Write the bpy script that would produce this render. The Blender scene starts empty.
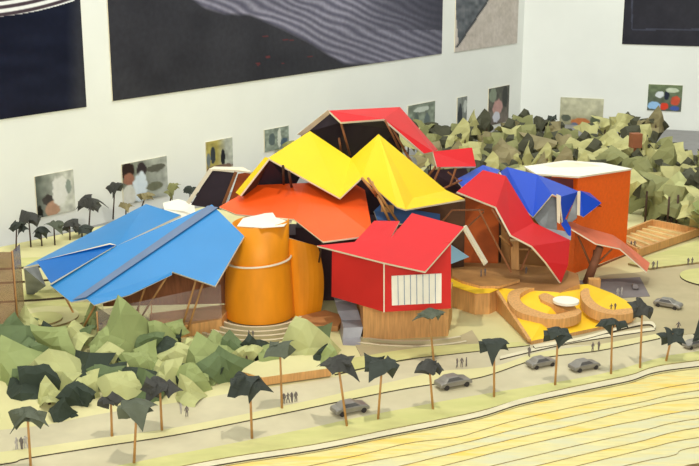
import bpy, math, random
from mathutils import Vector, Matrix

# ---------------------------------------------------------------- frame of reference
# everything is laid out in centimetres relative to the top of the site board (z = 0),
# the lens stands 82 cm above it; W() turns that into metres in a room whose floor is z = 0
F = 1150.0; PITCH = math.radians(15.0); H = 82.0; BOARD = 0.78
cs, sn = math.cos(PITCH), math.sin(PITCH)
COL = bpy.context.scene.collection
PI = math.pi

def ray(px, py):
    a = (px - 349.5) / F; b = (py - 233.0) / F
    return Vector((a, cs - b * sn, -sn - b * cs))
def P(px, py, Y):
    d = ray(px, py); return Vector((0, 0, H)) + d * (Y / d.y)
def G(px, py, z=0.0):
    d = ray(px, py); return Vector((0, 0, H)) + d * ((H - z) / -d.z)
def proj(p):
    v = p - Vector((0, 0, H))
    zc = v.y * cs - v.z * sn; up = v.y * sn + v.z * cs
    return 349.5 + F * v.x / zc, 233.0 - F * up / zc
def ppc(p):      # pixels per centimetre at p
    v = p - Vector((0, 0, H)); return F / (v.y * cs - v.z * sn)
def plane(a, b, c):
    a, b, c = P(*a), P(*b), P(*c); n = (b - a).cross(c - a); o = Vector((0, 0, H))
    def on(px, py):
        r = ray(px, py); return o + r * ((a - o).dot(n) / r.dot(n))
    return on
def Wd(p): return Vector((p[0] / 100, p[1] / 100, p[2] / 100 + BOARD))

# ---------------------------------------------------------------- materials
def lin(c):
    c = c / 255.0
    return c / 12.92 if c <= 0.04045 else ((c + 0.055) / 1.055) ** 2.4
def rgb(r, g, b): return (lin(r), lin(g), lin(b), 1)
MATS = {}
def mat(name, col, rough=0.7, var=0.06, scale=30, col2=None, f2=0.5, stretch=(1, 1, 1), rot=0, metal=0, bump=0.0, spec=0.35,
        trans=0.0, alpha=1.0, w2=0.12, det=4):
    if name in MATS: return MATS[name]
    m = bpy.data.materials.new(name); m.use_nodes = True
    nt = m.node_tree; b = nt.nodes['Principled BSDF']
    b.inputs['Roughness'].default_value = rough; b.inputs['Metallic'].default_value = metal
    b.inputs['Specular IOR Level'].default_value = spec
    b.inputs['Transmission Weight'].default_value = trans; b.inputs['Alpha'].default_value = alpha
    tc = nt.nodes.new('ShaderNodeTexCoord'); mp = nt.nodes.new('ShaderNodeMapping')
    mp.inputs['Scale'].default_value = stretch; mp.inputs['Rotation'].default_value = (0, 0, rot)
    geo = nt.nodes.new('ShaderNodeNewGeometry')
    nt.links.new(tc.outputs['Object'], mp.inputs['Vector'])
    n = nt.nodes.new('ShaderNodeTexNoise'); n.inputs['Scale'].default_value = scale; n.inputs['Detail'].default_value = det
    nt.links.new(mp.outputs['Vector'], n.inputs['Vector'])
    cr = nt.nodes.new('ShaderNodeValToRGB')
    c = rgb(*col)
    lo = tuple(x * (1 - var * 2) for x in c[:3]) + (1,); hi = tuple(min(1, x * (1 + var * 2)) for x in c[:3]) + (1,)
    cr.color_ramp.elements[0].position = 0.3; cr.color_ramp.elements[0].color = lo
    cr.color_ramp.elements[1].position = 0.7; cr.color_ramp.elements[1].color = hi
    nt.links.new(n.outputs['Fac'], cr.inputs['Fac'])
    out = cr.outputs['Color']
    if col2:
        n2 = nt.nodes.new('ShaderNodeTexNoise'); n2.inputs['Scale'].default_value = scale * 0.37; n2.inputs['Detail'].default_value = 5
        nt.links.new(mp.outputs['Vector'], n2.inputs['Vector'])
        r2 = nt.nodes.new('ShaderNodeValToRGB')
        r2.color_ramp.elements[0].position = max(0, f2 - w2); r2.color_ramp.elements[1].position = min(1, f2 + w2)
        nt.links.new(n2.outputs['Fac'], r2.inputs['Fac'])
        mx = nt.nodes.new('ShaderNodeMix'); mx.data_type = 'RGBA'
        nt.links.new(r2.outputs['Color'], mx.inputs[0]); nt.links.new(out, mx.inputs[6]); mx.inputs[7].default_value = rgb(*col2)
        out = mx.outputs[2]
    nt.links.new(out, b.inputs['Base Color'])
    if bump:
        bp = nt.nodes.new('ShaderNodeBump'); bp.inputs['Strength'].default_value = bump; bp.inputs['Distance'].default_value = 0.002
        nt.links.new(n.outputs['Fac'], bp.inputs['Height']); nt.links.new(bp.outputs['Normal'], b.inputs['Normal'])
    m.diffuse_color = c; MATS[name] = m
    return m
def picmat(name, rough=0.35):
    m = bpy.data.materials.new(name); m.use_nodes = True; nt = m.node_tree; b = nt.nodes['Principled BSDF']
    a = nt.nodes.new('ShaderNodeVertexColor'); a.layer_name = 'print'
    n = nt.nodes.new('ShaderNodeTexNoise'); n.inputs['Scale'].default_value = 60
    mx = nt.nodes.new('ShaderNodeMix'); mx.data_type = 'RGBA'; mx.blend_type = 'OVERLAY'; mx.inputs[0].default_value = 0.25
    tc = nt.nodes.new('ShaderNodeTexCoord'); nt.links.new(tc.outputs['Object'], n.inputs['Vector'])
    nt.links.new(a.outputs['Color'], mx.inputs[6]); nt.links.new(n.outputs['Fac'], mx.inputs[7])
    nt.links.new(mx.outputs[2], b.inputs['Base Color']); b.inputs['Roughness'].default_value = rough
    b.inputs['Specular IOR Level'].default_value = 0.2
    return m

m_wall = mat('white_wall_paint', (232, 234, 226), 0.9, 0.012, 6)
m_floor = mat('room_floor', (120, 118, 112), 0.8)
m_plinth = mat('grey_plinth', (150, 148, 145), 0.8, 0.03)
m_cream = mat('cream_card', (222, 214, 162), 0.85, 0.05, 9, (210, 204, 144), 0.52, w2=0.2)
m_lawn = mat('lawn_card', (208, 204, 138), 0.85, 0.05, 22, (196, 196, 126), 0.55, (1, 2.4, 1), -0.3, w2=0.2)
m_road = mat('road_card', (206, 197, 164), 0.85, 0.04, 18, (194, 185, 150), 0.6, w2=0.15)
m_plaza = mat('plaza_card', (188, 176, 138), 0.85, 0.05, 14, (172, 160, 122), 0.55, w2=0.2)
m_kerb = mat('kerb_white', (224, 216, 184), 0.85, 0.03)
m_terr = mat('yellow_wash', (228, 216, 148), 0.85, 0.05, 30, (242, 208, 108), 0.58, (1, 6, 1), -0.38, w2=0.08)
m_terr2 = mat('pale_wash', (226, 216, 156), 0.85, 0.05, 30, (216, 214, 176), 0.5, (1, 6, 1), -0.38)
m_cut = mat('card_cut_edge', (150, 132, 88), 0.9, 0.15, 60)
m_cutd = mat('dark_cut_edge', (72, 62, 48), 0.9, 0.1, 60)
m_wood = mat('basswood', (206, 156, 96), 0.6, 0.08, 40, None, 0.5, (6, 6, 0.6))
m_woodd = mat('brown_wood', (140, 88, 52), 0.6, 0.12, 40, None, 0.5, (6, 6, 0.6))
m_wooddeck = mat('deck_wood', (186, 138, 80), 0.6, 0.1, 30, (160, 112, 66), 0.5, w2=0.2)
m_red = mat('red_card', (208, 20, 26), 0.5, 0.03, 8)
m_redw = mat('red_wall', (206, 38, 34), 0.55, 0.04, 8)
m_yel = mat('yellow_card', (236, 200, 12), 0.5, 0.02, 8)
m_ora = mat('orange_red_card', (246, 88, 22), 0.45, 0.04, 8)
m_orb = mat('orange_card', (240, 100, 14), 0.6, 0.03, 120)
m_drum = mat('amber_card', (232, 146, 22), 0.5, 0.05, 10, None, 0.5, (3, 3, 1))
m_sky = mat('sky_blue_card', (48, 134, 200), 0.36, 0.02, 8, spec=0.5)
m_skyd = mat('deeper_blue_card', (24, 108, 190), 0.4, 0.02, 8)
m_tape = mat('grey_tape', (104, 124, 156), 0.5, 0.03)
m_royal = mat('royal_blue_card', (10, 66, 184), 0.4, 0.03, 8)
m_dull = mat('dull_blue_card', (70, 108, 160), 0.5, 0.03)
m_pale = mat('pale_blue_card', (140, 190, 220), 0.5, 0.03)
m_sal = mat('salmon_card', (214, 112, 78), 0.5, 0.05, 20)
m_edge = mat('cream_edge', (226, 216, 190), 0.8, 0.03)
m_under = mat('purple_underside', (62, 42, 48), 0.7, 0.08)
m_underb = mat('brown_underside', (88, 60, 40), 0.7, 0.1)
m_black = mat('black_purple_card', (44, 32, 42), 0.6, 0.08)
m_steel = mat('grey_underside', (128, 132, 134), 0.45, 0.15, 30)
m_white = mat('white_paper', (238, 234, 218), 0.8, 0.02)
m_plazay = mat('bright_yellow_card', (250, 204, 44), 0.6, 0.03, 12)
m_stick = mat('brown_stick', (184, 136, 80), 0.6, 0.1)
m_dstick = mat('dark_stick', (70, 50, 38), 0.6, 0.1)
m_metal = mat('silver_foil', (148, 148, 152), 0.5, 0.06, 30, metal=0.25, spec=0.5)
m_car = mat('cast_pewter', (150, 146, 138), 0.4, 0.06, 60, metal=0.5)
m_carw = mat('smoky_car_glass', (96, 94, 92), 0.2, 0.03, metal=0.2, spec=0.6)
m_tyre = mat('dark_tyre', (50, 46, 44), 0.7)
m_fig = mat('grey_figure', (112, 104, 100), 0.5, 0.1, 80)
m_figl = mat('pale_figure', (176, 170, 164), 0.5, 0.1, 80)
m_shgrey = mat('shadow_and_car_grey', (128, 120, 118), 0.8, 0.04)  # grey of the painted canopy shadow and of the dark car
m_glass = mat('clear_acrylic', (190, 172, 165), 0.08, 0.0, alpha=0.2, spec=0.8)
m_smoke = mat('smoky_acrylic', (150, 110, 84), 0.2, 0.1, 30, alpha=0.6, spec=0.6)
m_g1 = mat('sage_paper', (152, 162, 104), 0.8, 0.06, 18, (134, 148, 92), 0.5, w2=0.2)
m_g2 = mat('light_sage_paper', (182, 184, 126), 0.8, 0.05, 18)
m_g3 = mat('moss_paper', (96, 112, 74), 0.8, 0.08, 18)
m_g4 = mat('dark_gap_green_paper', (50, 60, 48), 0.8, 0.08, 18)
m_o1 = mat('olive_paper', (142, 142, 92), 0.8, 0.08, 14, (114, 116, 74), 0.5, w2=0.2)
m_o2 = mat('pale_olive_paper', (178, 174, 118), 0.8, 0.06, 14)
m_o3 = mat('khaki_paper', (136, 126, 90), 0.8, 0.08, 14)
m_o4 = mat('grey_gap_olive_paper', (72, 72, 54), 0.8, 0.08, 14)
m_k1 = mat('black_green_paper', (54, 60, 54), 0.75, 0.1, 24)
m_k2 = mat('charcoal_paper', (62, 62, 58), 0.75, 0.1, 24, (86, 88, 76), 0.62)
m_k3 = mat('grey_green_paper', (88, 94, 78), 0.75, 0.1, 24)

# ---------------------------------------------------------------- object helpers
ORI = {}
def props(o, label=None, cat=None, group=None, kind=None):
    if label: o['label'] = label
    if cat: o['category'] = cat
    if group: o['group'] = group
    if kind: o['kind'] = kind
    return o
def thing(name, label, cat, origin, group=None, kind=None):
    o = bpy.data.objects.new(name, None); o.empty_display_size = 0.01; COL.objects.link(o)
    o.location = Wd(origin); ORI[o.name] = Vector(origin)
    return props(o, label, cat, group, kind)

class MB:
    def __init__(s): s.v = []; s.f = []; s.m = []; s.sm = []
    def add(s, vs, fs, mi=0, smooth=False):
        n = len(s.v); s.v += [Vector(v) for v in vs]
        for i, f in enumerate(fs):
            s.f.append(tuple(n + k for k in f)); s.m.append(mi[i] if isinstance(mi, (list, tuple)) else mi); s.sm.append(smooth)
        return s
    def prism(s, poly, t, mi=(0, 1), bottom=None):   # poly: top points; t: thickness down (or bottom = z)
        n = len(poly); a = sum((poly[i].x * poly[(i + 1) % n].y - poly[(i + 1) % n].x * poly[i].y) for i in range(n))
        if a < 0: poly = poly[::-1]
        lo = [Vector((p.x, p.y, bottom if bottom is not None else p.z - t)) for p in poly]
        fs = [tuple(range(n)), tuple(range(2 * n - 1, n - 1, -1))]; ms = [mi[0], mi[1]]
        for i in range(n): fs.append((i, n + i, n + (i + 1) % n, (i + 1) % n)); ms.append(mi[1])
        return s.add(list(poly) + lo, fs, ms)
    def tube(s, p, q, r0, r1=None, n=7, mi=0, smooth=True):
        p = Vector(p); q = Vector(q); r1 = r0 if r1 is None else r1
        d = (q - p).normalized(); a = d.orthogonal().normalized(); b = d.cross(a)
        vs = [p + (a * math.cos(2 * PI * i / n) + b * math.sin(2 * PI * i / n)) * r0 for i in range(n)]
        vs += [q + (a * math.cos(2 * PI * i / n) + b * math.sin(2 * PI * i / n)) * r1 for i in range(n)]
        fs = [(i, (i + 1) % n, n + (i + 1) % n, n + i) for i in range(n)] + [tuple(range(n))[::-1], tuple(range(n, 2 * n))]
        return s.add(vs, fs, mi, smooth)
    def bar(s, p, q, w, h, mi=0):     # rectangular bar
        p = Vector(p); q = Vector(q); d = (q - p).normalized()
        a = d.cross(Vector((0, 0, 1))); a = a.normalized() if a.length > 1e-4 else Vector((1, 0, 0)); b = a.cross(d)
        vs = []
        for c in (p, q):
            for i, j in ((-1, -1), (1, -1), (1, 1), (-1, 1)): vs.append(c + a * i * w / 2 + b * j * h / 2)
        return s.add(vs, [(3, 2, 1, 0), (4, 5, 6, 7), (0, 1, 5, 4), (1, 2, 6, 5), (2, 3, 7, 6), (3, 0, 4, 7)], mi)
    def box(s, c, d, rz=0, mi=0):
        R = Matrix.Rotation(rz, 3, 'Z'); vs = []
        for k in (-1, 1):
            for i, j in ((-1, -1), (1, -1), (1, 1), (-1, 1)): vs.append(Vector(c) + R @ Vector((i * d[0] / 2, j * d[1] / 2, k * d[2] / 2)))
        return s.add(vs, [(3, 2, 1, 0), (4, 5, 6, 7), (0, 1, 5, 4), (1, 2, 6, 5), (2, 3, 7, 6), (3, 0, 4, 7)], mi)
    def sheet(s, vs, fs, t=0.35, mi=(0, 1, 2), face=None, down=False):
        """folded board: vs points, fs faces; top material towards the viewer's side (or towards `face`)"""
        cam = Vector(face) if face is not None else Vector((0, 0, H))
        vs = [Vector(v) for v in vs]; out = []
        # triangulate quads so folds stay crisp
        for f in fs:
            for k in range(1, len(f) - 1) if len(f) <= 4 else [None]:
                if k is None: out.append(tuple(f)); break
                out.append((f[0], f[k], f[k + 1]))
        def nrm(f):
            n = Vector((0, 0, 0))
            for i in range(len(f)):
                a = vs[f[i]]; b = vs[f[(i + 1) % len(f)]]; n += a.cross(b)
            return n.normalized() if n.length > 1e-9 else Vector((0, 0, 1))
        res = []
        for f in out:
            c = sum((vs[i] for i in f), Vector()) / len(f); n = nrm(f)
            if n.dot(cam - c) < 0: f = f[::-1]
            res.append(f)
        vn = [Vector() for _ in vs]
        for f in res:
            n = nrm(f)
            for i in f: vn[i] += n
        vn = [n.normalized() if n.length > 1e-6 else Vector((0, 0, 1)) for n in vn]
        n0 = len(vs); lo = [v - n * t for v, n in zip(vs, vn)]
        fs2 = list(res) + [tuple(n0 + i for i in f[::-1]) for f in res]
        ms = [mi[0]] * len(res) + [mi[1]] * len(res)
        ed = {}
        for f in res:
            for i in range(len(f)):
                a, b = f[i], f[(i + 1) % len(f)]; k = (min(a, b), max(a, b)); ed.setdefault(k, []).append((a, b))
        for k, l in ed.items():
            if len(l) == 1:
                a, b = l[0]; fs2.append((b, a, n0 + a, n0 + b)); ms.append(mi[2])
        return s.add(vs + lo, fs2, ms)
    def obj(s, name, mats, parent=None, origin=None):
        me = bpy.data.meshes.new(name)
        if parent is not None: o0 = ORI[parent.name]
        elif origin is not None: o0 = Vector(origin)
        else:
            xs = [v.x for v in s.v]; ys = [v.y for v in s.v]; zs = [v.z for v in s.v]
            o0 = Vector(((min(xs) + max(xs)) / 2, (min(ys) + max(ys)) / 2, min(zs)))
        me.from_pydata([tuple((v - o0) / 100) for v in s.v], [], s.f)
        if not isinstance(mats, (list, tuple)): mats = [mats]
        for m in mats: me.materials.append(m)
        for p, i, sm in zip(me.polygons, s.m, s.sm): p.material_index = min(i, len(mats) - 1); p.use_smooth = sm
        me.update()
        o = bpy.data.objects.new(name, me); COL.objects.link(o)
        if parent is not None: o.parent = parent
        else: o.location = Wd(o0)
        ORI[o.name] = o0
        return o

# ---------------------------------------------------------------- room
WZ = -3.0
w0 = G(20, 243, WZ); w1 = G(520, 122, WZ); w2 = G(680, 130, WZ)
dl = (w1 - w0).normalized(); dr = (w2 - w1).normalized()
def wall(name, a, b, side):
    n = Vector((-(b - a).y, (b - a).x, 0)).normalized() * side
    m = MB(); t = 8
    vs = [Vector((a.x, a.y, -78)), Vector((b.x, b.y, -78)), Vector((b.x, b.y, 222)), Vector((a.x, a.y, 222))]
    vs += [v + n * t for v in vs]
    m.add(vs, [(0, 1, 2, 3), (7, 6, 5, 4), (0, 4, 5, 1), (1, 5, 6, 2), (2, 6, 7, 3), (3, 7, 4, 0)])
    return props(m.obj(name, m_wall), kind='structure')
wall('wall_left', w0 - dl * 260, w1, 1)
wall('wall_back', w1, w1 + dr * 420, 1)
m = MB(); m.box((60, 150, -80), (900, 1000, 4)); props(m.obj('floor', m_floor), kind='structure')
# display plinth, filling the corner up to both walls
A = w0 - dl * 150; B = w1.copy(); C_ = w1 + dr * 260
poly = [A, B, C_, Vector((C_.x, 120, WZ)), Vector((A.x, 120, WZ))]
m = MB(); m.prism([Vector((p.x, p.y - 0.3, WZ)) for p in poly], 0, (0, 0), bottom=-77.9)
props(m.obj('plinth_platform', m_plinth), 'grey display platform under the whole site model, reaching both walls', 'platform')

def onwall(px, py, side):
    a, d = (w0, dl) if side == 'l' else (w1, dr)
    n = Vector((-d.y, d.x, 0)); r = ray(px, py)
    t = (a - Vector((0, 0, H))).dot(n) / r.dot(n)
    return Vector((0, 0, H)) + r * t
def hsh(x, y):
    v = math.sin(x * 12.9898 + y * 78.233) * 43758.5453; return v - math.floor(v)
def vn2(x, y):
    i, j = math.floor(x), math.floor(y); u, v = x - i, y - j; u = u * u * (3 - 2 * u); v = v * v * (3 - 2 * v)
    return (hsh(i, j) * (1 - u) + hsh(i + 1, j) * u) * (1 - v) + (hsh(i, j + 1) * (1 - u) + hsh(i + 1, j + 1) * u) * v
def picture(name, label, cat, side, x0, x1, ytop, ybot, fn, nx=40, ny=40, group=None, t=0.4):
    """flat print on a wall: left edge column x0, right x1, ytop/ybot at the LEFT edge; colours from fn(px, py, u, v)"""
    d = dl if side == 'l' else dr
    b = onwall(x0, ybot, side); c = onwall(x1, ybot if ytop < 0 else (ytop + ybot) / 2, side); a = onwall(x0, ytop, side)
    L = (Vector((c.x - b.x, c.y - b.y, 0))).length; zt, zb = a.z, b.z
    n = Vector((d.y, -d.x, 0))
    m = MB(); vs = []; cols = []
    for j in range(ny + 1):
        for i in range(nx + 1):
            u = i / nx; v = j / ny; p = Vector((b.x, b.y, 0)) + d * (L * u); p.z = zt + (zb - zt) * v; p += n * t
            q = proj(p); vs.append(p); c_ = fn(q[0], q[1], u, v); cols.append(rgb(*[max(0, min(255, k)) for k in c_]))
    fs = [(j * (nx + 1) + i, (j + 1) * (nx + 1) + i, (j + 1) * (nx + 1) + i + 1, j * (nx + 1) + i + 1) for j in range(ny) for i in range(nx)]
    k = len(vs)
    bk = []
    for i, j in ((0, 0), (nx, 0), (nx, ny), (0, ny)):
        bk.append(j * (nx + 1) + i)
    back = [vs[i] - n * t * 0.9 for i in bk]
    m.add(vs + back, fs, 0)
    rim = []
    top = [i for i in range(nx + 1)]; bot = [ny * (nx + 1) + i for i in range(nx + 1)]
    lef = [j * (nx + 1) for j in range(ny + 1)]; rig = [j * (nx + 1) + nx for j in range(ny + 1)]
    for f in ((top + [k + 1, k]), (bot[::-1] + [k + 3, k + 2]), (lef[::-1] + [k, k + 3]), (rig + [k + 2, k + 1]), [k, k + 1, k + 2, k + 3]):
        m.f.append(tuple(f)); m.m.append(1); m.sm.append(False)
    o = m.obj(name, [picmat(name + '_ink'), m_edge])
    at = o.data.color_attributes.new('print', 'FLOAT_COLOR', 'POINT')
    for i, c_ in enumerate(cols + [(0.5, 0.5, 0.5, 1)] * 4): at.data[i].color = c_
    return props(o, label, cat, group)
def mixc(a, b, t):
    t = max(0, min(1, t)); return tuple(x + (y - x) * t for x, y in zip(a, b))
# the large prints
def f_navy(x, y, u, v):
    c = (16, 20, 38)
    c = mixc(c, (34, 40, 60), 0.5 * vn2(x * 0.03, y * 0.1))
    if x > 66: c = mixc(c, (62, 62, 66), min(1, (x - 66) / 14) * 0.7)
    s = 17 - 0.10 * x - 0.0016 * x * x                     # pale wave bands top left
    k = y - s * 0.98
    if k < 0 and x < 74:
        w = math.sin(k * 0.85 + x * 0.02)
        c = mixc((70, 58, 66), (232, 234, 232), (w + 0.4) * 1.4)
    return c
def f_wave(x, y, u, v):
    c = mixc((44, 44, 50), (56, 56, 62), vn2(x * 0.05, y * 0.05))
    # lower edge of the rippled sheet
    ex = [190, 205, 225, 250, 280, 310, 330, 345, 440]; ey = [0, 10, 16, 17, 30, 45, 58, 66, 66]
    def itp(x):
        if x <= ex[0]: return -20
        for i in range(len(ex) - 1):
            if x <= ex[i + 1]: return ey[i] + (ey[i + 1] - ey[i]) * (x - ex[i]) / (ex[i + 1] - ex[i])
        return ey[-1]
    e = itp(x)
    if y < e:
        ph = (y - 0.42 * (x - 200) + 6 * vn2(x * 0.04, y * 0.08)) * 0.85
        w = math.sin(ph)
        base = mixc((96, 94, 112), (156, 154, 170), (w + 1) / 2)
        sh = vn2(x * 0.02 + 5, y * 0.04)
        c = mixc(base, (54, 54, 66), 0.65 * max(0, (x - 340) / 100) * (1 if y < 30 else 0.4) + 0.25 * sh)
        c = mixc(c, (44, 44, 50), 1 - min(1, (e - y) / 4))
    elif 250 < x < 320 and vn2(x * 0.12, y * 0.3) > 0.93: c = (96, 48, 52)
    return c
def f_wedge(x, y, u, v):
    s = (487 - x) / 33.0 * 46 + 0
    if 455 + y * .08 < x < 488 - y * 0.66 : c = mixc((70, 76, 82), (120, 122, 126), vn2(x * 0.3, y * 0.3))
    else: c = mixc((182, 172, 160), (198, 188, 178), vn2(x * 0.2, y * 0.2))
    if abs(x - (488 - y * 0.66)) < 1.2 and y < 48: c = (60, 62, 66)
    return c
def f_black(x, y, u, v):
    c = mixc((34, 34, 42), (42, 42, 50), vn2(x * 0.1, y * 0.1))
    if (abs(y - 29.5) < 0.7 and x > 632) or (abs(x - 632) < 0.7 and y < 29.5): c = (64, 66, 80)
    return c
picture('large_print', 'large navy blue print with pale wave lines, at the far left of the wall', 'print', 'l', -60, 87, -40, 128, f_navy, 150, 240)
picture('large_print', 'widest dark grey print, rippled pale cloth sweeping across its upper right', 'print', 'l', 112, 440, -70, 101, f_wave, 240, 130)
picture('large_print', 'beige print with a dark wedge, nearest the room corner', 'print', 'l', 454, 516, -50, 52, f_wedge, 70, 80)
picture('large_print', 'black print with a thin inner line, on the right-hand wall', 'print', 'r', 622, 760, -60, 44, f_black, 150, 90)
# the small colour photographs
def blobs(bg, spots, noise=0.5, seed=0):
    def fn(x, y, u, v):
        c = bg(u, v)
        c = mixc(c, tuple(k * 0.45 for k in c), noise * vn2(u * 9 + seed, v * 9 + seed * 2))
        for (cx, cy, rx, ry, col) in spots:
            d = ((u - cx) / rx) ** 2 + ((v - cy) / ry) ** 2 + 0.5 * (vn2(u * 14 + seed, v * 14) - 0.5)
            if d < 1: c = mixc(c, col, min(1, (1 - d) * 4))
        return c
    return fn
GR = 'small photographs pinned along the walls'
picture('small_photograph', 'blurry grey portrait photograph, leftmost in the row on the wall', 'photograph', 'l', 37, 74, 176, 218,
        blobs(lambda u, v: mixc((96, 104, 96), (216, 218, 204), u * 1.5), [(0.3, 0.62, 0.16, 0.14, (66, 62, 60)), (0.4, 0.85, 0.2, 0.2, (176, 140, 116)), (0.05, 0.9, 0.1, 0.2, (20, 20, 22)), (0.62, 0.45, 0.22, 0.4, (222, 222, 214)), (0.85, 0.4, 0.08, 0.18, (140, 150, 140))], 0.4, 3), group=GR)
picture('small_photograph', 'photograph of two people in pale shirts, second from the left', 'photograph', 'l', 123, 167, 164, 205,
        blobs(lambda u, v: mixc((120, 126, 112), (196, 200, 190), u), [(0.12, 0.2, 0.16, 0.22, (44, 30, 30)), (0.14, 0.4, 0.13, 0.16, (150, 104, 86)), (0.42, 0.22, 0.12, 0.2, (52, 44, 48)), (0.38, 0.65, 0.18, 0.4, (206, 218, 226)), (0.12, 0.8, 0.16, 0.3, (206, 206, 196)), (0.75, 0.25, 0.22, 0.1, (90, 90, 80)), (0.7, 0.7, 0.2, 0.12, (110, 112, 92))], 0.4, 7), group=GR)
picture('small_photograph', 'photograph with dark figures before an ochre background, above the black roof', 'photograph', 'l', 206, 232, 142, 172,
        blobs(lambda u, v: mixc((186, 172, 96), (196, 200, 186), (u - 0.4) * 3), [(0.25, 0.5, 0.1, 0.3, (52, 58, 66)), (0.62, 0.6, 0.09, 0.32, (28, 30, 40)), (0.08, 0.6, 0.08, 0.25, (110, 120, 124)), (0.5, 0.95, 0.5, 0.12, (120, 96, 84))], 0.4, 11), group=GR)
picture('small_photograph', 'pale washed-out photograph, left of the yellow roof peak', 'photograph', 'l', 264, 288, 130, 152,
        blobs(lambda u, v: (160, 172, 158), [(0.3, 0.5, 0.15, 0.3, (92, 104, 104)), (0.6, 0.5, 0.08, 0.5, (210, 214, 200)), (0.8, 0.7, 0.15, 0.2, (80, 100, 116))], 0.5, 13), group=GR)
picture('small_photograph', 'pale grey-green photograph, just right of the top red roof', 'photograph', 'l', 407, 434, 106, 136,
        blobs(lambda u, v: (158, 170, 150), [(0.3, 0.55, 0.1, 0.3, (96, 108, 98)), (0.7, 0.6, 0.12, 0.25, (100, 112, 110)), (0.5, 0.2, 0.3, 0.1, (196, 204, 190))], 0.6, 17), group=GR)
picture('small_photograph', 'narrow dark-figured photograph, between the red roof and the corner', 'photograph', 'l', 456, 466, 98, 130,
        blobs(lambda u, v: (150, 156, 148), [(0.3, 0.55, 0.25, 0.35, (56, 62, 66)), (0.8, 0.3, 0.2, 0.2, (190, 194, 186))], 0.5, 19), group=GR)
picture('small_photograph', 'photograph with a pink-clad crowd, the last before the room corner', 'photograph', 'l', 487, 508, 89, 126,
        blobs(lambda u, v: mixc((92, 96, 84), (130, 118, 108), v), [(0.45, 0.55, 0.25, 0.25, (186, 146, 138)), (0.4, 0.8, 0.2, 0.15, (206, 206, 214)), (0.8, 0.3, 0.15, 0.3, (52, 54, 50)), (0.2, 0.2, 0.2, 0.2, (130, 140, 120))], 0.5, 23), group=GR)
picture('small_photograph', 'photograph of a sandy field with an orange patch, half hidden by paper trees', 'photograph', 'r', 559, 603, 97, 134,
        blobs(lambda u, v: mixc((206, 204, 172), (150, 146, 110), (v - 0.3) * 1.6), [(0.5, 0.65, 0.25, 0.12, (190, 118, 70)), (0.15, 0.55, 0.12, 0.1, (90, 96, 82)), (0.82, 0.6, 0.12, 0.15, (92, 100, 76)), (0.35, 0.75, 0.1, 0.1, (110, 120, 140))], 0.3, 29), group=GR)
picture('small_photograph', 'photograph of people in red, white and blue, rightmost on the wall', 'photograph', 'r', 647, 682, 84, 110,
        blobs(lambda u, v: mixc((128, 144, 104), (96, 104, 96), v), [(0.35, 0.38, 0.14, 0.14, (214, 220, 220)), (0.2, 0.8, 0.22, 0.16, (150, 190, 226)), (0.5, 0.82, 0.13, 0.15, (214, 66, 44)), (0.82, 0.6, 0.15, 0.2, (196, 84, 60)), (0.8, 0.88, 0.14, 0.1, (70, 90, 160)), (0.55, 0.4, 0.08, 0.2, (40, 46, 60)), (0.7, 0.2, 0.2, 0.1, (196, 206, 180))], 0.4, 31), group=GR)

# ---------------------------------------------------------------- site board
terr = thing('terrain', 'layered card site board with pale roads, lawns and yellow terraces', 'site board', (0, 200, -3), kind='structure')
def curve(pts, z):
    """densified world curve through pixel points at height z (Catmull-Rom)"""
    q = [G(x, y, z) for x, y in pts]; out = []
    for i in range(len(q) - 1):
        a = q[max(0, i - 1)]; b = q[i]; c = q[i + 1]; d = q[min(len(q) - 1, i + 2)]
        for k in range(6):
            t = k / 6
            out.append(0.5 * ((2 * b) + (c - a) * t + (2 * a - 5 * b + 4 * c - d) * t * t + (3 * b - a - 3 * c + d) * t ** 3))
    out.append(q[-1]); return out
E = [
 [(-160, 540), (40, 503), (211, 468), (314, 452), (389, 437), (440, 427), (482, 418), (520, 406), (565, 396), (604, 388), (632, 382), (656, 374), (699, 368), (760, 362), (860, 350)],
 [(-160, 556), (100, 508), (340, 459), (407, 443), (456, 437), (484, 429), (519, 419), (581, 405), (635, 394), (699, 382), (860, 364)],
 [(-160, 566), (100, 518), (340, 467), (420, 452), (470, 441), (519, 428), (590, 412), (640, 402), (699, 390), (860, 372)],
 [(-160, 576), (340, 478), (440, 456), (519, 437), (576, 424), (640, 407), (699, 397), (860, 380)],
 [(-160, 588), (340, 488), (440, 466), (519, 446), (609, 426), (640, 420), (699, 409), (860, 392)],
 [(-160, 600), (340, 500), (519, 459), (573, 446), (640, 431), (699, 418), (860, 400)],
 [(-160, 612), (340, 512), (534, 466), (596, 451), (640, 441), (699, 427), (860, 406)],
 [(-160, 626), (340, 524), (583, 464), (648, 448), (699, 437), (860, 416)],
 [(-160, 640), (340, 536), (622, 466), (673, 455), (699, 446), (860, 424)],
 [(-160, 660), (340, 552), (620, 482), (684, 466), (699, 463), (860, 440)]]
dz = 0.15
def side_part(name, m, mats, parent=terr, label=None):
    o = m.obj(name, mats, parent)
    if label: o['label'] = label
    return o
# top sheet
back = [G(860, 180), G(720, 156), G(520, 150), G(120, 222), G(0, 247), G(-120, 275)]
cv = curve(E[0], 0)
m = MB(); m.prism(cv + back, 0, (0, 1), bottom=-2.9); side_part('top_sheet', m, [m_cream, m_cut])
for k in range(1, len(E)):
    z = -dz * k; c1 = curve(E[k], z); c0 = [Vector((p.x, p.y + 1.2, z)) for p in curve(E[k - 1], z)]
    m = MB(); m.prism(c1 + c0[::-1], 0, (0, 1), bottom=-2.95)
    side_part('contour_sheet', m, [m_terr if k in (1, 2, 4, 7) else m_terr2, m_cut])
def strip(name, up, lo, z, mt, side=m_cut, t=0.2):
    a = curve(up, z); b = curve(lo, z); m = MB(); m.prism(a + b[::-1], t, (0, 1)); return side_part(name, m, [mt, side])
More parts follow.
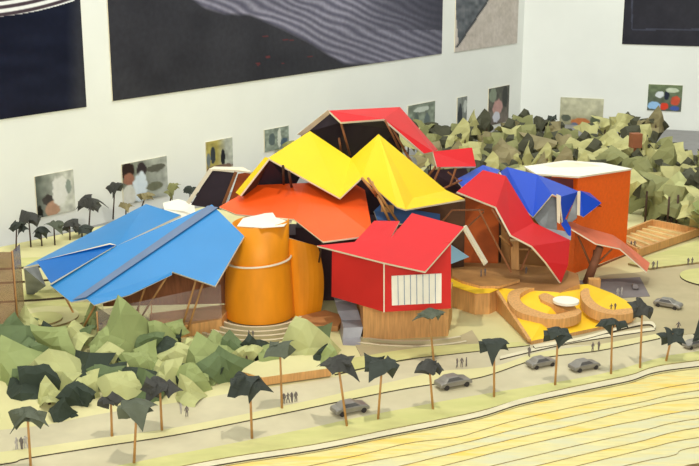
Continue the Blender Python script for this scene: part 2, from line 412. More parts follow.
# kerb along the top of the terraces
e0 = E[0]
strip('white_kerb', [(x, y - 7) for x, y in e0], [(x, y - 2.2) for x, y in e0], 0.25, m_kerb, m_cutd, 0.25)
# lawn strip, road, pavements
R1 = [(-160, 500), (0, 487), (100, 469), (170, 455), (198, 450), (309, 428), (350, 419), (417, 406), (460, 398), (520, 388), (600, 374), (659, 358), (699, 351), (860, 330)]
R2 = [(-160, 484), (0, 464), (26, 458), (100, 446), (178, 434), (283, 413), (350, 399), (412, 387), (469, 379), (494, 373), (540, 358), (600, 350), (660, 338)]
R3 = [(-160, 470), (0, 452), (100, 438), (178, 427), (283, 406), (350, 391), (412, 377), (440, 371), (494, 366), (540, 352), (600, 344), (660, 333)]
R4 = [(-160, 448), (0, 430), (51, 424), (100, 414), (193, 400), (232, 393), (330, 378), (400, 362), (440, 355), (500, 348), (560, 337), (640, 328)]
strip('lawn_strip', R1, [(x, y - 8) for x, y in e0[0:2]] + [(211, 460), (314, 444), (389, 429), (440, 419), (482, 410), (520, 399), (565, 388), (604, 380), (632, 374), (656, 366), (699, 360), (860, 342)], 0.16, m_lawn, m_cut, 0.16)
strip('road', R2 + [(699, 331), (860, 316)], R1, 0.08, m_road, m_cut, 0.08)
strip('pavement_strip', R3, R2, 0.3, m_cream, m_cutd, 0.3)
strip('upper_road', R4, R3, 0.1, m_road, m_cut, 0.1)
strip('lawn_band', [(330, 362), (400, 350), (450, 345), (520, 342)], [(335, 374), (400, 360), (450, 354), (530, 345)], 0.3, m_lawn, m_cutd, 0.3)
strip('paved_forecourt', [(560, 292), (600, 276), (640, 272), (699, 262), (860, 240)], [(560, 345), (620, 343), (660, 338), (699, 333), (860, 318)], 0.14, m_plaza, m_cut, 0.1)
m = MB(); m.prism([G(x, y, 0.25) for x, y in ((567, 281), (640, 277), (650, 296), (600, 299), (574, 291))], 0.15, (0, 0)); side_part('painted_canopy_shadow', m, m_shgrey)  # salmon canopy's cast shadow, painted as a dark sheet on the forecourt
# kerb lines and pieces in front of the yellow plaza
strip('plaza_kerb', [(533, 345), (580, 337), (625, 325), (650, 321), (656, 326)], [(535, 348), (580, 340), (625, 328), (649, 324), (655, 329)], 0.5, m_kerb, m_cutd, 0.4)
strip('plaza_kerb', [(500, 356), (560, 342), (620, 332), (655, 327)], [(500, 359), (560, 345), (620, 335), (655, 330)], 0.35, m_kerb, m_cutd, 0.3)
# round traffic island at the right edge
def disc(cx, cy, rx, z, t, mats, nm, parent=terr):
    c = G(cx, cy, z); r = rx / ppc(c); m = MB()
    m.prism([c + Vector((math.cos(i * PI / 18) * r, math.sin(i * PI / 18) * r, 0)) for i in range(36)], t, (0, 1)); return side_part(nm, m, mats, parent)
disc(712, 277, 31, 0.5, 0.4, [m_lawn, m_cutd], 'round_island')
# far fields at right, terraces and contour sheets behind the blue roof
m = MB(); m.prism([G(x, y, 0.6) for x, y in ((628, 263), (699, 240), (860, 214), (860, 244), (699, 262), (650, 268))], 0.5, (0, 1)); side_part('far_field', m, [m_lawn, m_cut])
for i, (cx, cy, r) in enumerate(((52, 314, 44), (46, 316, 32), (42, 318, 20))):
    disc(cx, cy, r, 0.4 + 0.4 * i, 0.4, [m_lawn if i % 2 == 0 else m_cream, m_cut], 'contour_mound')
for i, y in enumerate((258, 272, 291)):
    strip('back_contour', [(-80, y + 4), (20, y), (70, y - 3), (130, y - 11)], [(-80, y + 14), (20, y + 9), (70, y + 5), (130, y - 3)], 0.5, m_cream if i % 2 else m_lawn, m_cutd, 0.5)
# curved steps round the drum and the red house
def arc_step(cx, cy, r, a0, a1, w, z, nm='curved_step'):
    c = G(cx, cy, 0); m = MB(); n = 24; o_ = []; i_ = []
    for k in range(n + 1):
        a = math.radians(a0 + (a1 - a0) * k / n); d = Vector((math.cos(a), math.sin(a), 0))
        o_.append(c + d * r + Vector((0, 0, z))); i_.append(c + d * (r - w) + Vector((0, 0, z)))
    m.prism(o_ + i_[::-1], 0, (0, 1), bottom=0.0); side_part(nm, m, [m_kerb, m_plaza])
for k in range(4): arc_step(260, 318, 9.6 + 1.9 * k, 195, 345, 0.7, 1.3 - 0.28 * k)
for k in range(2): arc_step(404, 308, 22.9 + 2.2 * k, 242, 298, 0.6, 0.7 - 0.3 * k)
strip('paved_apron', [(352, 338), (400, 342), (450, 338), (472, 330)], [(362, 358), (400, 357), (450, 350), (482, 345)], 0.12, m_plaza, m_cutd, 0.12)

# ---------------------------------------------------------------- big sky-blue roof at left
t = thing('folded_canopy', 'large sky-blue folded roof pavilion on slanted sticks, left of the amber drum', 'model pavilion', G(135, 330, 0))
V = [P(24, 267, 252), P(146, 204, 268), P(181, 215, 256), P(116, 246, 244), P(212, 204.5, 240), P(244, 236, 224),
     P(215, 286, 217), P(172, 271.5, 220), P(94, 305, 219), P(87, 299, 220), P(71, 302, 224), P(50, 285, 231), P(38, 264, 248), P(216, 207, 239.3)]
m = MB()
m.sheet([V[0], V[1], V[2], V[3], V[12]], [(0, 1, 3), (1, 2, 3), (0, 3, 4)], 0.4)
m.obj('rear_roof_panel', [m_sky, m_under, m_edge], t)
pl_ = plane((212, 204.5, 240), (215, 286, 217), (94, 305, 219))
for i_, (x_, y_) in {3: (116, 246), 5: (244, 236), 7: (172, 271.5), 9: (87, 299), 10: (71, 302), 11: (50, 285)}.items(): V[i_] = pl_(x_, y_)
V[0] = P(24, 267, V[11].y + 14); V[12] = P(38, 264, V[11].y + 12)
m = MB()
m.sheet([V[3], V[4], V[5], V[6], V[7], V[9], V[10], V[11]], [(0, 1, 6), (0, 6, 7), (1, 2, 4), (2, 3, 4), (1, 4, 5), (1, 5, 6)], 0.4)
m.obj('front_roof_panel', [m_sky, m_under, m_edge], t)
m = MB(); u_ = Vector((0, -.8, .8)); m.sheet([V[12] + u_, V[3] + u_ * .6 + Vector((-1.2, 0, 0)), V[3] + u_ * .3, V[11] + u_ + Vector((.4, 0, -.2))], [(0, 1, 2, 3)], 0.35)
m.obj('folded_tab', [m_skyd, m_under, m_edge], t)['label'] = 'deeper blue triangular tab with a white edge'
m = MB(); m.sheet([V[9], V[7], V[7] + Vector((0, -.4, -.6)), pl_(130, 290) + Vector((0, -.6, -.8)), V[8]], [(0, 1, 3), (1, 2, 3), (0, 3, 4)], 0.3)
m.obj('rolled_eave', [m_sky, m_black, m_edge], t)
up = 0.25
m = MB(); a = P(217, 206.5, 239) ; b = P(80, 302.5, 221.5); m.sheet([pl_(208, 206.8) + Vector((0, -.25, .35)), pl_(218, 208.5) + Vector((0, -.25, .35)), pl_(86, 298.5) + Vector((0, -.25, .35)), pl_(73, 301) + Vector((0, -.25, .35))], [(0, 1, 2, 3)], 0.12)
m.obj('grey_seam', [m_tape] * 3, t)
m = MB(); m.sheet([V[0] + Vector((0, 0, -.3)), P(27, 299, 252), P(46, 286, 246), P(38, 266, 247.5)], [(0, 1, 2, 3)], 0.4)
m.obj('hanging_flap', [m_steel, m_steel, m_edge], t)
for (a, b) in (((52, 272, 240), (76, 318, 236)), ((100, 296, 224), (82, 330, 226)), ((168, 275, 224), (142, 316, 226)), ((196, 280, 222), (182, 328, 222.5)), ((203, 283, 222), (188, 329, 222)), ((146, 285, 226), (137, 311, 228))):
    m = MB(); m.tube(P(*a), P(*b), 0.22); m.obj('strut', m_stick, t)
# glass hall under it
t2 = thing('glass_hall', 'clear acrylic walls on a wooden base under the sky-blue roof', 'glass hall', G(160, 335, 0))
b0, b1, b2, b3 = G(97, 345, 0), G(222, 331, 0), G(232, 315, 0), G(104, 318, 0)
m = MB(); m.prism([Vector((p.x, p.y, 2.6)) for p in (G(150, 343, 0), b1, b2, G(150, 325, 0))], 2.6, (0, 0)); m.obj('wooden_base', m_wood, t2)
def pane(a, b, z0, z1a, z1b, nm, mt, par, th=0.12):
    m = MB(); d = (b - a).normalized(); n = Vector((d.y, -d.x, 0)) * th
    q = [Vector((a.x, a.y, z0)), Vector((b.x, b.y, z0)), Vector((b.x, b.y, z1b)), Vector((a.x, a.y, z1a))]
    m.add(q + [v - n for v in q], [(0, 1, 2, 3), (7, 6, 5, 4), (0, 4, 5, 1), (1, 5, 6, 2), (2, 6, 7, 3), (3, 7, 4, 0)]); return m.obj(nm, mt, par)
pane(b0 + Vector((0, .6, 0)), b1 + Vector((0, .6, 0)), 0, 7, 10, 'front_pane', m_glass, t2)
pane(b3, b2, 2.65, 9, 12, 'inner_wall', m_woodd, t2)
pane(b0 + Vector((0, 2, 0)), b3, 0, 7, 9, 'side_pane', m_glass, t2)
m = MB(); m.tube(b0 + Vector((.3, 0.3, 0)), b0 + Vector((.3, 0.3, 7)), .15); m.obj('corner_post', m_stick, t2)
for k in range(4):
    m = MB(); q = b0.lerp(b1, 0.12 + 0.1 * k) + Vector((0, 1.6, 0)); m.tube(q, q + Vector((0.2, 0, 7)), .12); m.obj('mullion', m_stick, t2)
# smoky acrylic tower at the far left
t2 = thing('acrylic_tower', 'smoky brown acrylic tower cut off by the left edge of the picture', 'acrylic tower', G(-5, 338, 0))
c = G(-6, 336, 0)
pane(c + Vector((-6, 0, 0)), c + Vector((5, 0, 0)), 0, 18, 18, 'front_pane', m_smoke, t2)
pane(c + Vector((5, 0, 0)), c + Vector((5, 6, 0)), 0, 18, 18, 'side_pane', m_smoke, t2)
m = MB(); m.tube(c + Vector((5, 0.3, 0)), c + Vector((5, 0.3, 18.2)), .25); m.obj('corner_post', m_stick, t2)

# ---------------------------------------------------------------- amber drum
c = G(260, 318, 0); Yc = c.y
r0 = 37 / ppc(G(260, 325, 4))
t = thing('drum_tower', 'tall amber card drum with crumpled white paper in its top', 'model tower', c)
m = MB(); n = 48
def ring(cx, r, z, slant=0): return [Vector((cx + r * math.cos(2 * PI * i / n), c.y + r * math.sin(2 * PI * i / n), z + slant * math.cos(2 * PI * i / n))) for i in range(n)]
zb = 13.4
rs = [ring(c.x, r0, 1.0), ring(c.x - .1, r0 * .97, 7), ring(c.x - .1, r0 * .92, zb, 0.5)]
vs = sum(rs, []); fs = [(j * n + i, j * n + (i + 1) % n, (j + 1) * n + (i + 1) % n, (j + 1) * n + i) for j in range(2) for i in range(n)]
m.add(vs, fs, 0, True); m.add(rs[-1], [tuple(range(n))], 0); m.add(rs[0], [tuple(range(n))[::-1]], 0); m.obj('lower_drum', m_drum, t)
m = MB(); ctop = c.x + .6; r1 = 28.5 / ppc(P(262, 230, Yc)); th = .25
zt = P(262, 228, Yc - r1).z
a_ = [Vector((c.x + .2 + (r1 + .2) * math.cos(2 * PI * i / n), c.y + (r1 + .2) * math.sin(2 * PI * i / n), zb - 0.6 + .5 * math.cos(2 * PI * i / n))) for i in range(n)]
b_ = [Vector((ctop + r1 * math.cos(2 * PI * i / n), c.y + r1 * math.sin(2 * PI * i / n), zt + .5 * math.cos(2 * PI * i / n))) for i in range(n)]
ci = [Vector((ctop + (r1 - th) * math.cos(2 * PI * i / n), c.y + (r1 - th) * math.sin(2 * PI * i / n), zt + .5 * math.cos(2 * PI * i / n))) for i in range(n)]
di = [Vector((p.x, p.y, p.z - 2.2)) for p in ci]
vs = a_ + b_ + ci + di
fs = [(j * n + i, j * n + (i + 1) % n, (j + 1) * n + (i + 1) % n, (j + 1) * n + i) for j in range(3) for i in range(n)] + [tuple(range(3 * n, 4 * n))]
m.add(vs, fs, 0, True); m.obj('upper_drum', m_drum, t)
m = MB()
for k in range(n):
    pass
band = [Vector((c.x + (r0 * .93 + .12) * math.cos(2 * PI * i / n), c.y + (r0 * .93 + .12) * math.sin(2 * PI * i / n), zb - .15 + .5 * math.cos(2 * PI * i / n))) for i in range(n)]
bt = [p + Vector((0, 0, .3)) for p in band]
bi = [Vector((c.x + (p.x - c.x) * .95, c.y + (p.y - c.y) * .95, p.z)) for p in bt]
m.add(band + bt + bi, [(j * n + i, j * n + (i + 1) % n, (j + 1) * n + (i + 1) % n, (j + 1) * n + i) for j in range(2) for i in range(n)], 0, True)
m.obj('paper_band', m_edge, t)
random.seed(5)
m = MB()
pts = [(237, 226, 232), (243, 218, 236), (262, 214, 238), (276, 209.5, 240), (290, 220, 236), (284, 226, 230), (262, 227.5, 228.5), (266, 219, 234)]
q = [P(*p) for p in pts]; m.sheet(q, [(0, 1, 7), (1, 2, 7), (2, 3, 7), (3, 4, 7), (4, 5, 7), (5, 6, 7), (6, 0, 7)], .15); m.obj('crumpled_cap', m_white, t)
m = MB(); q = [P(276, 210, 239), P(292, 219.5, 235), P(291, 223, 234), P(278, 218, 236)]; m.sheet(q, [(0, 1, 2, 3)], .15); m.obj('cap_flap', mat('greyish_paper', (168, 164, 148), .8), t)
# leaf-shaped curved panel beside it
m = MB(); cc = P(293, 300, 243); pts = []
L = [(240, 318), (246, 316), (256, 312)]
rows = 12; colsn = 8; vs = []
for j in range(rows + 1):
    v = j / rows
    ytop_l, ybot_l = 238, 320
    for i in range(colsn + 1):
        u = i / colsn
        xr = 312 + 12 * math.sin(PI * min(1, v * 0.62 + 0.16)) ; xl = 284
        x = xl + (xr - xl) * u
        yt = 237 + 9 * u; yb = 320 - 3 * u
        vs.append(P(x, yt + (yb - yt) * v, 238 - 4 * math.sin(u * PI * 0.5 + .4) + 3 * u * u))
fs = [(j * (colsn + 1) + i, j * (colsn + 1) + i + 1, (j + 1) * (colsn + 1) + i + 1, (j + 1) * (colsn + 1) + i) for j in range(rows) for i in range(colsn)]
m.sheet(vs, fs, .3)
props(m.obj('curved_panel', [m_drum, m_underb, m_edge]), 'curved leaf-shaped amber panel standing close behind the right side of the drum', 'card panel')
m = MB(); m.prism([G(x, y, 1.2) for x, y in ((292, 318), (325, 310), (345, 316), (338, 326), (300, 326))], 1.2, (0, 0))
props(m.obj('low_plinth', mat('terracotta_card', (196, 140, 88), .7, .06)), 'low tan slab between amber drum and silver chute', 'slab')
# white crumpled block behind blue roof
m = MB(); q = [P(163, 203, 274), P(178, 199, 278), P(194, 204, 276), P(196, 216, 270), P(184, 211, 270), P(164, 209, 270), P(192, 224, 268), P(165, 222, 268)]
m.sheet(q, [(0, 1, 4, 5), (1, 2, 4), (2, 3, 4), (5, 4, 3), (5, 3, 6, 7)], .4)
for x in (168, 188): m.tube(P(x, 214, 270), Vector((P(x, 214, 270).x, 270, 0)), .4, mi=0)
props(m.obj('paper_block', [m_white] * 3), 'crumpled white paper block behind the sky-blue roof ridge', 'paper block')

# ---------------------------------------------------------------- red house
cn = P(384, 312, 215.5); zb = cn.z
L1 = G(331.5, 296.5, zb); R_ = G(451, 308.5, zb)
bk = R_ + (L1 - cn)
t = thing('red_house', 'red box house with a striped white window, on a wooden base', 'model house', G(405, 335, 0))
def atz(base, px, py): return P(px, py, base.y)
c_t = atz(cn, 384, 263); l_t = atz(L1, 332, 249); r_t = atz(R_, 451, 241)
b_t = Vector((bk.x, bk.y, r_t.z))
vs = [cn, R_, bk, L1, c_t, r_t, b_t, l_t]
m = MB(); m.add(vs, [(0, 1, 5, 4), (1, 2, 6, 5), (2, 3, 7, 6), (3, 0, 4, 7), (3, 2, 1, 0), (4, 5, 6, 7)]); m.obj('house_body', m_redw, t)
d = (R_ - cn).normalized(); nrm = Vector((d.y, -d.x, 0)); off = nrm * .18
def onface(px, py):
    r = ray(px, py); tt = (cn + off - Vector((0, 0, H))).dot(nrm) / r.dot(nrm); return Vector((0, 0, H)) + r * tt
w = [onface(391.5, 276), onface(441.5, 273.5), onface(441.5, 303), onface(392, 305.5)]
m = MB(); m.add(w + [v - off * .9 for v in w], [(3, 2, 1, 0), (4, 5, 6, 7), (0, 1, 5, 4), (1, 2, 6, 5), (2, 3, 7, 6), (3, 0, 4, 7)]); win = m.obj('window', m_white, t)
for k in range(1, 8):
    u = k / 8; m = MB(); a = w[0].lerp(w[1], u); b = w[3].lerp(w[2], u); m.bar(a + nrm * .04, b + nrm * .04, .14, .1); m.obj('mullion', m_tape, win)
m = MB(); m.bar(cn + Vector((0, -.12, 0)), c_t + Vector((0, -.12, 0)), .25, .25); m.obj('corner_trim', m_edge, t)
bz = G(362, 341, 0)
bs = [G(363, 341, 0), G(448, 336, 0), G(452, 318, 0), G(357, 322, 0)]
m = MB(); m.prism([Vector((p.x, p.y, zb - .02)) for p in bs], 0, (0, 0), bottom=0); m.obj('wooden_base', m_wood, t)
# its roof
Vr = [P(317, 245.5, 224.5), P(384, 262.5, 215), P(425, 271.5, 211), P(464, 227, 221), P(412, 213, 231), P(390, 238.5, 223), P(400, 218.5, 231), P(374.5, 218, 233), P(353, 249, 224.5)]
rp = plane((317, 245.5, 222), (425, 271.5, 211), (464, 227, 221))
Vr = [rp(x, y) for x, y in ((317, 245.5), (384, 262.5), (425, 271.5), (464, 227), (412, 213), (390, 238.5))] + Vr[6:]
Vr[6] = rp(400, 218.5) + Vector((0, 1, -.8)); Vr[7] = rp(374.5, 218) + Vector((0, 1, -.8)); Vr[8] = rp(352, 244)
m = MB(); m.sheet([Vr[0], Vr[1], Vr[2], Vr[3], Vr[4], Vr[5]], [(0, 1, 5), (1, 2, 5), (2, 3, 5), (3, 4, 5)], .45); m.obj('main_roof_panel', [m_red, m_under, m_edge], t)
m = MB(); m.sheet([Vr[8] + Vector((0, .5, -.3)), Vr[7], Vr[6], Vr[5] + Vector((0, .5, -.3))], [(0, 1, 2, 3)], .3); m.obj('side_roof_panel', [m_red, m_under, m_edge], t)
m = MB(); m.sheet([P(464, 227, 221), P(466.5, 225, 223), P(488, 262, 226), P(485.5, 264.5, 224)], [(0, 1, 2, 3)], .45); m.obj('folded_flap', [m_edge, m_under, m_edge], t)
m = MB(); m.sheet([P(463.5, 228, 221.5), P(466, 226, 231), P(486, 262, 236), P(485, 265, 224.5)], [(0, 1, 2, 3)], .3); m.obj('inner_flap', [m_under, m_under, m_edge], t)

# silver chute
m = MB(); prof = [(338, 300, 232), (341, 311, 226.5), (345, 320, 225), (347, 328, 221), (346, 338, 220.5), (346.5, 347, 218)]
lv = []; rv = []
for (x, y, Y), (x2, y2) in zip(prof, ((354, 300), (358, 310), (361, 320), (363, 327), (360.5, 337), (360.5, 346))):
    lv.append(P(x - 3.5, y, Y)); rv.append(P(x2, y2, Y))
vs = lv + rv + [Vector((p.x - .5, p.y + 5, p.z)) for p in lv + rv]; k = len(lv)
fs = []
for i in range(k - 1):
    fs += [(i, i + 1, k + i + 1, k + i), (2 * k + i, 3 * k + i, 3 * k + i + 1, 2 * k + i + 1), (i, 2 * k + i, 2 * k + i + 1, i + 1), (k + i, k + i + 1, 3 * k + i + 1, 3 * k + i)]
fs += [(0, k, 3 * k, 2 * k), (k - 1, 3 * k - 1, 4 * k - 1, 2 * k - 1)]
m.add(vs, fs)
props(m.obj('silver_chute', m_metal), 'curved silver foil chute between the drum and the red house', 'chute')

# ---------------------------------------------------------------- dark boxes painting the gap shade behind roofs
t = thing('core_gap_shade', 'dark boxes standing for gap shade, with a timber pier, under the orange and yellow roofs', 'model gap shade', Vector((-5, 250, 0)))
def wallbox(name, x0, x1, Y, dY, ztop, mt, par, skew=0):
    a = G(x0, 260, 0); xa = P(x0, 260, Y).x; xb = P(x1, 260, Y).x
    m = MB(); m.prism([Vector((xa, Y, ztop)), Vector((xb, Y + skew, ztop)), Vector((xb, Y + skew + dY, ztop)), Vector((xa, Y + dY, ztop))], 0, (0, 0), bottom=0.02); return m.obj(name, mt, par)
wallbox('gap_shade_box', 296, 410, 247, 12, 17, m_under, t)  # dark fill for the shaded gaps under the roofs
wallbox('gap_shade_box', 230, 300, 252, 10, 14, m_under, t)
wallbox('gap_shade_box', 405, 464, 255, 3, 21, m_underb, t)
wallbox('upper_shade_box', 320, 400, 262, 4, 28, m_under, t)
m = MB(); m.prism([P(x, y, Y) for x, y, Y in ((381, 205, 244), (394, 205, 244), (394, 205, 248), (381, 205, 248))], 0, (0, 0), bottom=0); m.obj('timber_pier', m_wood, t)
for a, b in (((390, 222, 240), (378, 196, 238)), ((398, 222, 241), (368, 178, 236)), ((376, 196, 240), (372, 182, 237)), ((362, 178, 238), (385, 206, 243))):
    m = MB(); m.tube(P(*a), P(*b), .3); m.obj('strut', m_stick, t)

t = thing('entry_hall', 'brown timber hall with angled struts under the right red roof', 'model hall', G(490, 270, 0))
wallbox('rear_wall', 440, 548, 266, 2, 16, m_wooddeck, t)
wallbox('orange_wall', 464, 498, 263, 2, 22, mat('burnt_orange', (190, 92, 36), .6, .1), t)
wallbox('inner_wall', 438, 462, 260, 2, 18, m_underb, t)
for a, b in (((479, 210, 243), (511, 272, 244)), ((452, 210, 246), (440, 224, 246)), ((452, 210, 246), (484, 210, 247)), ((484, 212, 247), (462, 232, 248)), ((492, 209, 243), (506, 232, 243)), ((508, 238, 242), (512, 246, 246)), ((530, 248, 246), (521, 270, 246))):
    m = MB(); m.bar(P(*a), P(*b), .35, .35); m.obj('strut', m_woodd, t)
m = MB(); m.sheet([P(451, 245, 236), P(469, 257, 236), P(451, 264, 236)], [(0, 1, 2)], .3)
props(m.obj('blue_fin', [m_pale] * 3), 'small pale blue triangular fin right of the red house', 'card fin')
m = MB(); m.sheet([P(374, 211, 244), P(384, 201, 246), P(408, 209, 246), P(440, 214, 246), P(440, 226, 242), P(378, 222, 240)], [(0, 1, 2, 5), (2, 3, 4, 5)], .35)
props(m.obj('blue_roof_piece', [m_dull, m_under, m_edge]), 'dull blue roof piece peeking out below the yellow roof', 'roof panel')
# trunk-like timber column
def tree_column(nm, label, base, top, fork, r=1.0, mt=m_woodd):
    t = thing(nm, label, 'column', Vector((base.x, base.y, base.z)))
    m = MB(); m.bar(base, top, r * 1.7, r * 1.4); m.obj('shaft', mt, t)
    for f in fork:
        m = MB(); m.tube(base.lerp(top, .75), f, .22); m.obj('branch', mt, t)
b = P(515, 276, 254); tree_column('timber_column', 'square timber column under the folded right red roof', b, P(514, 240, 254), [P(500, 236, 250), P(535, 250, 252)], 1.3, m_wood)

# ---------------------------------------------------------------- orange-red middle roof
t = thing('folded_roof', 'orange-red folded roof just behind and above the amber drum', 'folded roof', P(300, 230, 240))
Vo = [P(219, 207, 244), P(257, 185, 251), P(305, 183, 247), P(294, 219, 234), P(236, 214, 240), P(323, 241.5, 225), P(373, 235, 227), P(365, 190, 250), P(345, 178, 256)]
m = MB(); m.sheet(Vo, [(0, 1, 4), (1, 2, 3), (1, 3, 4), (2, 5, 3), (2, 7, 6), (2, 6, 5), (2, 8, 7)], .4); m.obj('roof_sheet', [m_ora, m_under, m_edge], t)
for a, b in (((322, 242, 227), (319, 262, 231)), ((368, 238, 238), (366, 262, 238))):
    m = MB(); m.tube(P(*a), P(*b), .2); m.obj('strut', m_dstick, t)
# black roof at left
t = thing('dark_roof', 'dark purple-black tilted roof panel with a beige rim, left of the yellow roof', 'roof panel', P(215, 207, 262))
m = MB(); m.sheet([P(211, 170.5, 262), P(191, 205, 262), P(223, 210, 262), P(237, 173, 262)], [(0, 1, 2, 3)], .4); m.obj('dark_panel', [m_black, m_black, m_edge], t)
m = MB(); m.bar(P(211, 169.5, 261.5), P(188, 203, 261.5), .8, .9); m.obj('side_rim', m_edge, t)
m = MB(); m.sheet([P(209, 169, 261.5), P(214, 166.5, 264), P(243, 167, 264), P(252, 172, 261), P(236, 170, 261.5)], [(0, 1, 2, 4), (2, 3, 4)], .4); m.obj('top_rim', m_edge, t)
m = MB(); m.bar(P(236, 172, 261), P(223, 205, 260), .6, .6); m.obj('strut', m_woodd, t)
m = MB(); m.sheet([P(238, 174, 263), P(252, 172, 263), P(262, 186, 263), P(226, 210, 263)], [(0, 1, 2, 3)], .3); m.obj('rust_panel', mat('rust_card', (176, 84, 36), .6, .1), t)

# ---------------------------------------------------------------- yellow roof
t = thing('folded_roof', 'bright yellow zigzag folded roof with two peaks, centre of the model', 'folded roof', P(360, 200, 236))
Vy = [P(268, 158, 246), P(310, 131, 260), P(351, 158.5, 254), P(340, 198, 238), P(362, 177, 242), P(378.5, 134, 254), P(397, 207, 237), P(406, 209.5, 236), P(465, 199, 246), P(446, 190, 252), P(413, 198, 242)]
m = MB(); m.sheet(Vy, [(0, 1, 3), (1, 2, 3), (2, 5, 4), (2, 4, 3), (5, 6, 4), (5, 10, 7), (5, 7, 6), (5, 9, 10), (10, 9, 8), (10, 8, 7)], .4); m.obj('roof_sheet', [m_yel, m_underb, m_edge], t)
m = MB(); m.sheet([P(265, 157, 247), P(269, 158, 245.5), P(240, 195.5, 244), P(235.5, 192.5, 247)], [(0, 1, 2, 3)], .4); m.obj('side_flap', [m_yel, m_underb, m_edge], t)
m = MB(); m.sheet([P(269, 159, 246), P(274, 161, 254), P(252, 196, 252), P(241, 196, 245)], [(0, 1, 2, 3)], .3); m.obj('under_flap', [m_underb, m_underb, m_woodd], t)
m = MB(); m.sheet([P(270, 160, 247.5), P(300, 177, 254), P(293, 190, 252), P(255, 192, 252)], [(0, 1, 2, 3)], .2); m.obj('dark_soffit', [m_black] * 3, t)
for a, b in (((283, 166, 242), (284, 188, 250)), ((289, 172, 240), (292, 190, 248))):
    m = MB(); m.tube(P(*a), P(*b), .3); m.obj('strut', m_dstick, t)

# ---------------------------------------------------------------- top red roof
t = thing('folded_roof', 'topmost red folded roof with a dark hollow beneath it', 'folded roof', P(380, 160, 268))
m = MB(); m.sheet([P(329, 110.5, 262), P(400, 107, 278), P(438, 150, 272), P(433, 151.5, 264), P(424, 153.5, 262), P(384, 119, 262), P(341, 122, 258)], [(0, 1, 5, 6), (1, 2, 3, 5), (3, 4, 5)], .5); m.obj('roof_sheet', [m_red, m_black, m_edge], t)
m = MB(); m.sheet([P(328, 110, 262), P(331, 113, 262), P(303, 136, 262), P(297, 134.5, 262)], [(0, 1, 2, 3)], .5); m.obj('beige_rim', [mat('beige_rim', (170, 150, 124), .7), m_under, m_edge], t)
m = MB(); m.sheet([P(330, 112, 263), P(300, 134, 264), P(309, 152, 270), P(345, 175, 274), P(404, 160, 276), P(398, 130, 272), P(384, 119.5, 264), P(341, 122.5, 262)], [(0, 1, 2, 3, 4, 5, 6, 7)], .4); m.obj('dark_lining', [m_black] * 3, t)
for a, b in (((341, 123, 259), (350, 155, 262)), ((385, 120, 262), (400, 150, 264)), ((339, 138, 261), (341, 151, 262)), ((392, 128, 263), (408, 156, 264)), ((404, 150, 264), (420, 176, 262)), ((428, 176, 262), (437, 165, 262))):
    m = MB(); m.tube(P(*a), P(*b), .28); m.obj('strut', m_woodd, t)
m = MB(); m.sheet([P(433, 151.5, 264), P(472, 147.5, 268), P(476, 166.5, 264), P(437, 167, 260)], [(0, 1, 2, 3)], .45)
props(m.obj('roof_panel', [m_red, m_under, m_edge]), 'small red roof panel hanging at the right end of the top red roof', 'roof panel')
t = thing('stick_trestle', 'brown stick frame below the small red roof panel', 'trestle', P(440, 190, 262))
for a, b in (((432, 186, 258), (440, 167, 259)), ((440, 190, 258), (462, 180, 260)), ((450, 186, 258), (456, 168, 259)), ((444, 192, 259), (470, 197, 261)), ((448, 172, 260), (470, 190, 262))):
    m = MB(); m.bar(P(*a), P(*b), .35, .35); m.obj('strut', m_woodd, t)
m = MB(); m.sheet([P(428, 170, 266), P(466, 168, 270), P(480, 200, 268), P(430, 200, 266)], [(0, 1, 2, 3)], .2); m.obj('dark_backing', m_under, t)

# ---------------------------------------------------------------- right red roof
t = thing('folded_roof', 'long red folded roof cascading down in front of the royal blue roof', 'folded roof', P(515, 282, 246))
Vq = [P(457, 191.5, 242), P(483, 170, 254), P(506, 176, 256), P(496, 207, 243), P(511, 235, 240), P(534, 222.5, 250), P(570, 240, 252), P(568, 265, 246), P(561, 283, 242), P(546, 262, 240), P(532, 246, 239)]
m = MB(); m.sheet(Vq, [(0, 1, 2, 3), (2, 5, 4), (2, 4, 3), (5, 6, 10), (5, 10, 4), (6, 7, 9), (6, 9, 10), (7, 8, 9)], .45); m.obj('roof_sheet', [m_red, m_underb, m_edge], t)
m = MB(); m.bar(P(496, 207, 244), P(512, 236, 242), .3, .4); m.obj('ridge_batten', m_dstick, t)
# royal blue roof
t = thing('folded_roof', 'royal blue folded roof with white-edged fins, behind the right red roof', 'folded roof', P(540, 220, 258))
m = MB(); m.sheet([P(456, 179.5, 262), P(483, 165, 270), P(500, 170, 268), P(496, 176, 262), P(463, 188, 257)], [(0, 1, 3, 4), (1, 2, 3)], .4); m.obj('left_panel', [m_royal, m_under, m_edge], t)
m = MB(); m.sheet([P(500, 172, 262), P(507, 167, 268), P(537, 174.5, 266), P(560, 183.5, 265), P(579, 191.5, 262), P(563, 223, 256), P(560, 197, 256), P(552, 194, 256), P(533, 217, 254), P(520, 205, 256)],
                  [(0, 1, 9), (1, 2, 8, 9), (2, 7, 8), (2, 3, 6, 7), (3, 4, 6), (4, 5, 6)], .35); m.obj('main_panel', [m_royal, m_under, m_edge], t)
m = MB(); m.sheet([P(580, 190.5, 262), P(590, 193, 268), P(601.5, 203, 264), P(583.5, 217, 258), P(578, 214, 259)], [(0, 1, 2, 3), (0, 3, 4)], .4); m.obj('right_panel', [m_royal, m_under, m_edge], t)
m = MB(); m.sheet([P(556.5, 194, 255.5), P(561, 196, 255.5), P(560, 224, 255.5), P(557, 222, 255.5)], [(0, 1, 2, 3)], .2); m.obj('white_fin', m_edge, t)
m = MB(); m.sheet([P(577.5, 192, 258), P(580.5, 191, 258), P(580, 216, 258), P(577, 215, 258)], [(0, 1, 2, 3)], .2); m.obj('white_fin', m_edge, t)
